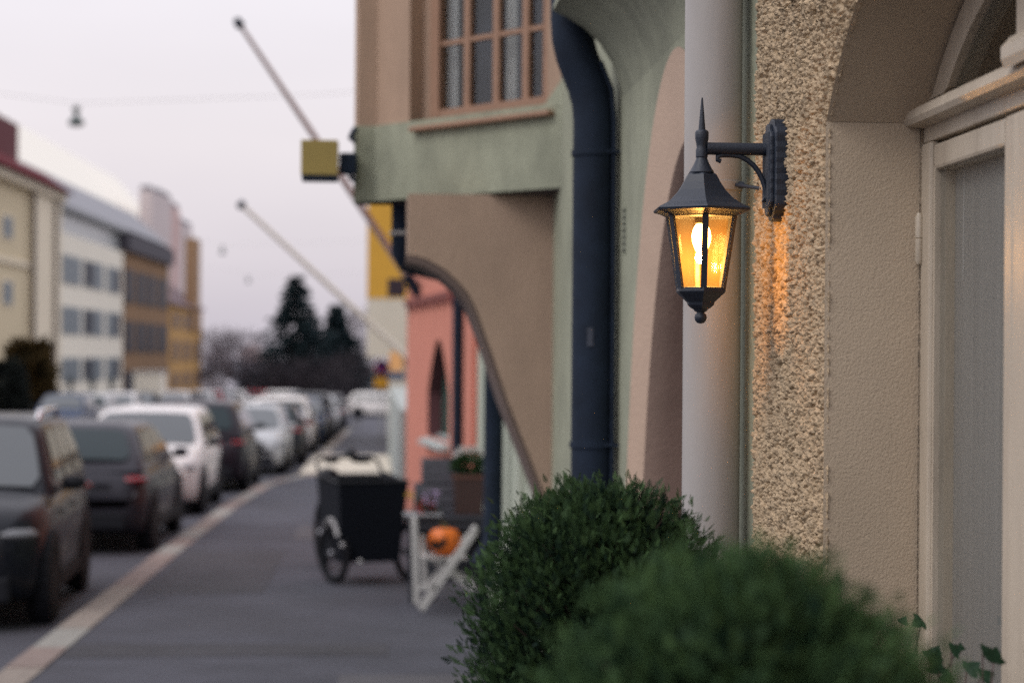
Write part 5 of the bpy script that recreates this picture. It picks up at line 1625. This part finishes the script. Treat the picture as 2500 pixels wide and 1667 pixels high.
for i in range(2):
    a = at_y(1013, 1276 + 30 * i, YN_)
    MB().box((a.x - .01, YN_ + .013, a.z - .03), (a.x + .008, YF_ + .05, a.z + .02)).build('back_slat', CHW, chair)
MB().ball(at_y(1158, 1291, YN_), (.026, .02, .03)).build('leg_knob', CHW, chair, smooth=True)
# carved pumpkin
pc = at_y(1086, 1313, YCh + .02)
seat_z = at_y(1086, 1357, YCh).z
pr_x, pr_z = 41 / 322 , 36 / 322
pk = empty('pumpkin', (pc.x, YCh + .06, seat_z), label='orange carved pumpkin with dark grin on the white chair', cat='pumpkin')
cz_ = seat_z + pr_z
V, F = [], []
nn_, mm_ = 48, 18
for i in range(mm_ + 1):
    th = math.pi * i / mm_
    for k in range(nn_):
        a = 2 * math.pi * k / nn_
        rib = 1 - .10 * abs(math.cos(a * 4.5)) ** 6 * math.sin(th)
        rr = math.sin(th) ** .85 * rib
        V.append((pc.x + pr_x * rr * math.cos(a), YCh + .06 + pr_x * rr * math.sin(a), cz_ - pr_z * math.cos(th) * (1 - .16 * math.sin(th / 2) ** 24)))
for i in range(mm_):
    for k in range(nn_):
        F.append((i * nn_ + k, i * nn_ + (k + 1) % nn_, (i + 1) * nn_ + (k + 1) % nn_, (i + 1) * nn_ + k))
MB().add(V, F).build('shell', mat('pumpkin_skin', (0.78, 0.17, 0.012), .42, var=.18, vscale=14), pk, smooth=180)
MB().tube([(pc.x, YCh + .06, cz_ + pr_z * .8), (pc.x + .01, YCh + .055, cz_ + pr_z * 1.05), (pc.x - .03, YCh + .05, cz_ + pr_z * 1.22)], [.018, .013, .010], 8).build('stalk', mat('pumpkin_stalk', (.12, .11, .04), .8), pk)
gr = []
for (px, py) in ((1050, 1314), (1067, 1321), (1090, 1304), (1086, 1326), (1068, 1342), (1052, 1336)):
    p = at_y(px, py, YCh)
    dx, dz = (p.x - pc.x) / pr_x, (p.z - cz_) / pr_z
    yy_ = YCh + .06 - pr_x * math.sqrt(max(.12, 1 - dx * dx - dz * dz)) - .026
    gr.append(Vector((p.x, yy_, p.z)))
cgr = sum(gr, Vector()) / len(gr) + Vector((0, -.006, 0))
MB().add(gr + [cgr], [(i, (i + 1) % 6, 6) for i in range(6)]).build('carved_mouth', mat('pumpkin_hollow', (.012, .008, .006), .9), pk)

# ================================================================== dark table with crates and plants
YTb = 15.0
tz = at_y(1080, 1252, YTb).z
tx0, tx1 = at_y(992, 1250, YTb - .25).x, at_y(1195, 1250, YTb).x
TBL = mat('dark_table', (0.045, 0.048, 0.062), .6, var=.1)
tbl = empty('display_table', ((tx0 + tx1) / 2, YTb, gz(YTb)), label='dark display table against the wall behind the white chair', cat='table')
MB().box((tx0, YTb - .28, tz - .03), (tx1, YTb + .28, tz)).build('table_top', TBL, tbl, bevel=.004)
MB().box((tx0 + .03, YTb - .24, tz - .11), (tx1 - .03, YTb + .24, tz - .031)).build('apron', TBL, tbl)
for x_ in (tx0 + .03, tx1 - .07):
    for y_ in (YTb - .24, YTb + .2):
        MB().box((x_, y_, gz(y_)), (x_ + .04, y_ + .04, tz - .11)).build('leg', TBL, tbl)
MB().box((tx0 + .02, YTb + .20, gz(YTb) + .12), (tx1 - .02, YTb + .22, tz - .112)).build('shade_board', TBL, tbl)  # dark board added in place of the shade below the table
MB().box((tx0 - .02, YTb - .31, tz + .001), (tx0 + .28, YTb - .1, tz + .014)).build('tray', mat('zinc', (.36, .37, .39), .5), tbl)
def crate(label, pxa, pxb, pya, pyb, Y, dpt, zbase):
    a, b = at_y(pxa, pyb, Y), at_y(pxb, pya, Y)
    hgt = b.z - a.z
    o = empty('slatted_crate', ((a.x + b.x) / 2, Y, zbase), label=label, cat='crate', group='grey slatted crates on the dark table')
    m = mat('grey_crate_wood', (0.105, 0.105, 0.125), .8, var=.2, vscale=9)
    x0, x1 = a.x, b.x
    ns = 3
    for i in range(ns):
        z0, z1 = zbase + hgt * (i + .08) / ns, zbase + hgt * (i + .9) / ns
        MB().box((x0, Y - .012, z0), (x1, Y, z1)).build('slat', m, o)
        MB().box((x0, Y + dpt, z0), (x1, Y + dpt + .012, z1)).build('slat', m, o)
        MB().box((x0, Y + .001, z0), (x0 + .012, Y + dpt - .001, z1)).build('slat', m, o)
        MB().box((x1 - .012, Y + .001, z0), (x1, Y + dpt - .001, z1)).build('slat', m, o)
    MB().box((x0 + .013, Y + .001, zbase), (x1 - .013, Y + dpt - .001, zbase + .012)).build('floor_board', m, o)
    for x_ in (x0 + .013, x1 - .033):
        MB().box((x_, Y + .001, zbase + .013), (x_ + .02, Y + .021, zbase + hgt)).build('corner_post', m, o)
    return zbase + hgt
zt1 = crate('lower grey slatted crate on the dark table', 1012, 1108, 1176, 1248, YTb - .05, .28, tz + .002)
crate('upper grey slatted crate stacked on the lower one', 1030, 1108, 1116, 1176, YTb - .02, .22, zt1 + .002)
# brown planter with leafy plant and white blooms
a, b = at_y(1106, 1246, YTb - .18), at_y(1184, 1158, YTb - .18)
pl = empty('brown_planter', ((a.x + b.x) / 2, YTb - .1, tz), label='brown square planter with leafy plant on the dark table', cat='planter')
MB().add([], [])
xm = (a.x + b.x) / 2
MB().hexa([(a.x + .02, YTb - .2, tz + .002), (b.x - .02, YTb - .2, tz + .002), (b.x - .02, YTb + .02, tz + .002), (a.x + .02, YTb + .02, tz + .002)], [(a.x, YTb - .22, b.z), (b.x, YTb - .22, b.z), (b.x, YTb + .04, b.z), (a.x, YTb + .04, b.z)]).build('pot', mat('brown_pot', (0.055, 0.028, 0.025), .6, var=.1), pl, bevel=.006)
MB().box((a.x - .006, YTb - .226, b.z - .03), (b.x + .006, YTb + .046, b.z - .005)).build('pot_rim', mat('rust_rim', (0.12, 0.05, 0.035), .7), pl)
def leaf_ball(name_, parent, c, r, n, size, m, seed):
    rg = np.random.default_rng(seed)
    d = unit(rg.normal(size=(n, 3)))
    pos = np.array(c) + d * np.array(r) * rg.uniform(.3, 1, (n, 1)) ** .5
    Xa, Ya, Za = frames(unit(d + rg.normal(size=(n, 3)) * .5))
    return leaf_mesh(name_, np.array([(0, 0, 0), (.35, .5, .08), (0, 1, 0), (-.35, .5, .08)]), [(0, 1, 2, 3)], pos, Xa, Ya, Za, size * rg.uniform(.6, 1.4, n), np.clip(rg.normal(.45, .25, n), 0, 1), m, parent)
PLG = leaf_mat('pot_plant_green', (0.012, 0.03, 0.014), (0.05, 0.10, 0.03))
leaf_ball('foliage', pl, (xm, YTb - .09, b.z + .06), (.12, .12, .09), 260, .05, PLG, 5)
WB = leaf_mat('white_bloom', (0.55, 0.52, 0.5), (0.78, 0.75, 0.72))
wb_ = at_y(1145, 1110, YTb + .12)
wbo = empty('white_flower_pot', (wb_.x, YTb + .12, tz), label='bunch of white flowers behind the brown planter', cat='flowers')
MB().lathe([(.05, tz + .002), (.07, tz + .2), (.06, tz + .2)], 14, Matrix.Translation((wb_.x, YTb + .14, 0))).build('vase', TBL, wbo, smooth=40)
leaf_ball('leaves', wbo, (wb_.x, YTb + .14, tz + .28), (.07, .06, .10), 120, .05, PLG, 7)
leaf_ball('blooms', wbo, (wb_.x, YTb + .14, wb_.z), (.115, .08, .05), 380, .03, WB, 6)
fb = at_y(1045, 1212, YTb - .2)
fl = empty('flower_bunch', (fb.x, YTb - .2, tz), label='small bunch of red and lilac flowers in front of the crates', cat='flowers')
MB().lathe([(.03, tz + .015), (.045, tz + .08), (.04, tz + .08)], 12, Matrix.Translation((fb.x, YTb - .2, 0))).build('vase', TBL, fl, smooth=40)
leaf_ball('leaves', fl, (fb.x, YTb - .2, tz + .10), (.07, .05, .06), 60, .04, PLG, 8)
leaf_ball('red_blooms', fl, (fb.x - .01, YTb - .22, tz + .07), (.07, .05, .06), 90, .03, leaf_mat('red_bloom', (.35, .04, .05), (.55, .12, .08)), 9)
leaf_ball('lilac_blooms', fl, (fb.x + .02, YTb - .23, tz + .14), (.05, .05, .05), 70, .03, leaf_mat('lilac_bloom', (.40, .30, .50), (.6, .5, .65)), 10)
yf = at_y(1001, 1208, YTb - .25)
yo = empty('yellow_flower', (yf.x, YTb - .25, tz), label='single yellow flower at the left end of the dark table', cat='flowers')
MB().tube([(yf.x + .03, YTb - .23, tz + .015), (yf.x, YTb - .25, yf.z)], .004, 5).build('stem', mat('flower_stem', (.05, .1, .03), .7), yo)
leaf_ball('bloom', yo, (yf.x, YTb - .25, yf.z), (.025, .025, .02), 40, .02, leaf_mat('yellow_bloom', (.55, .36, .05), (.7, .5, .1)), 12)
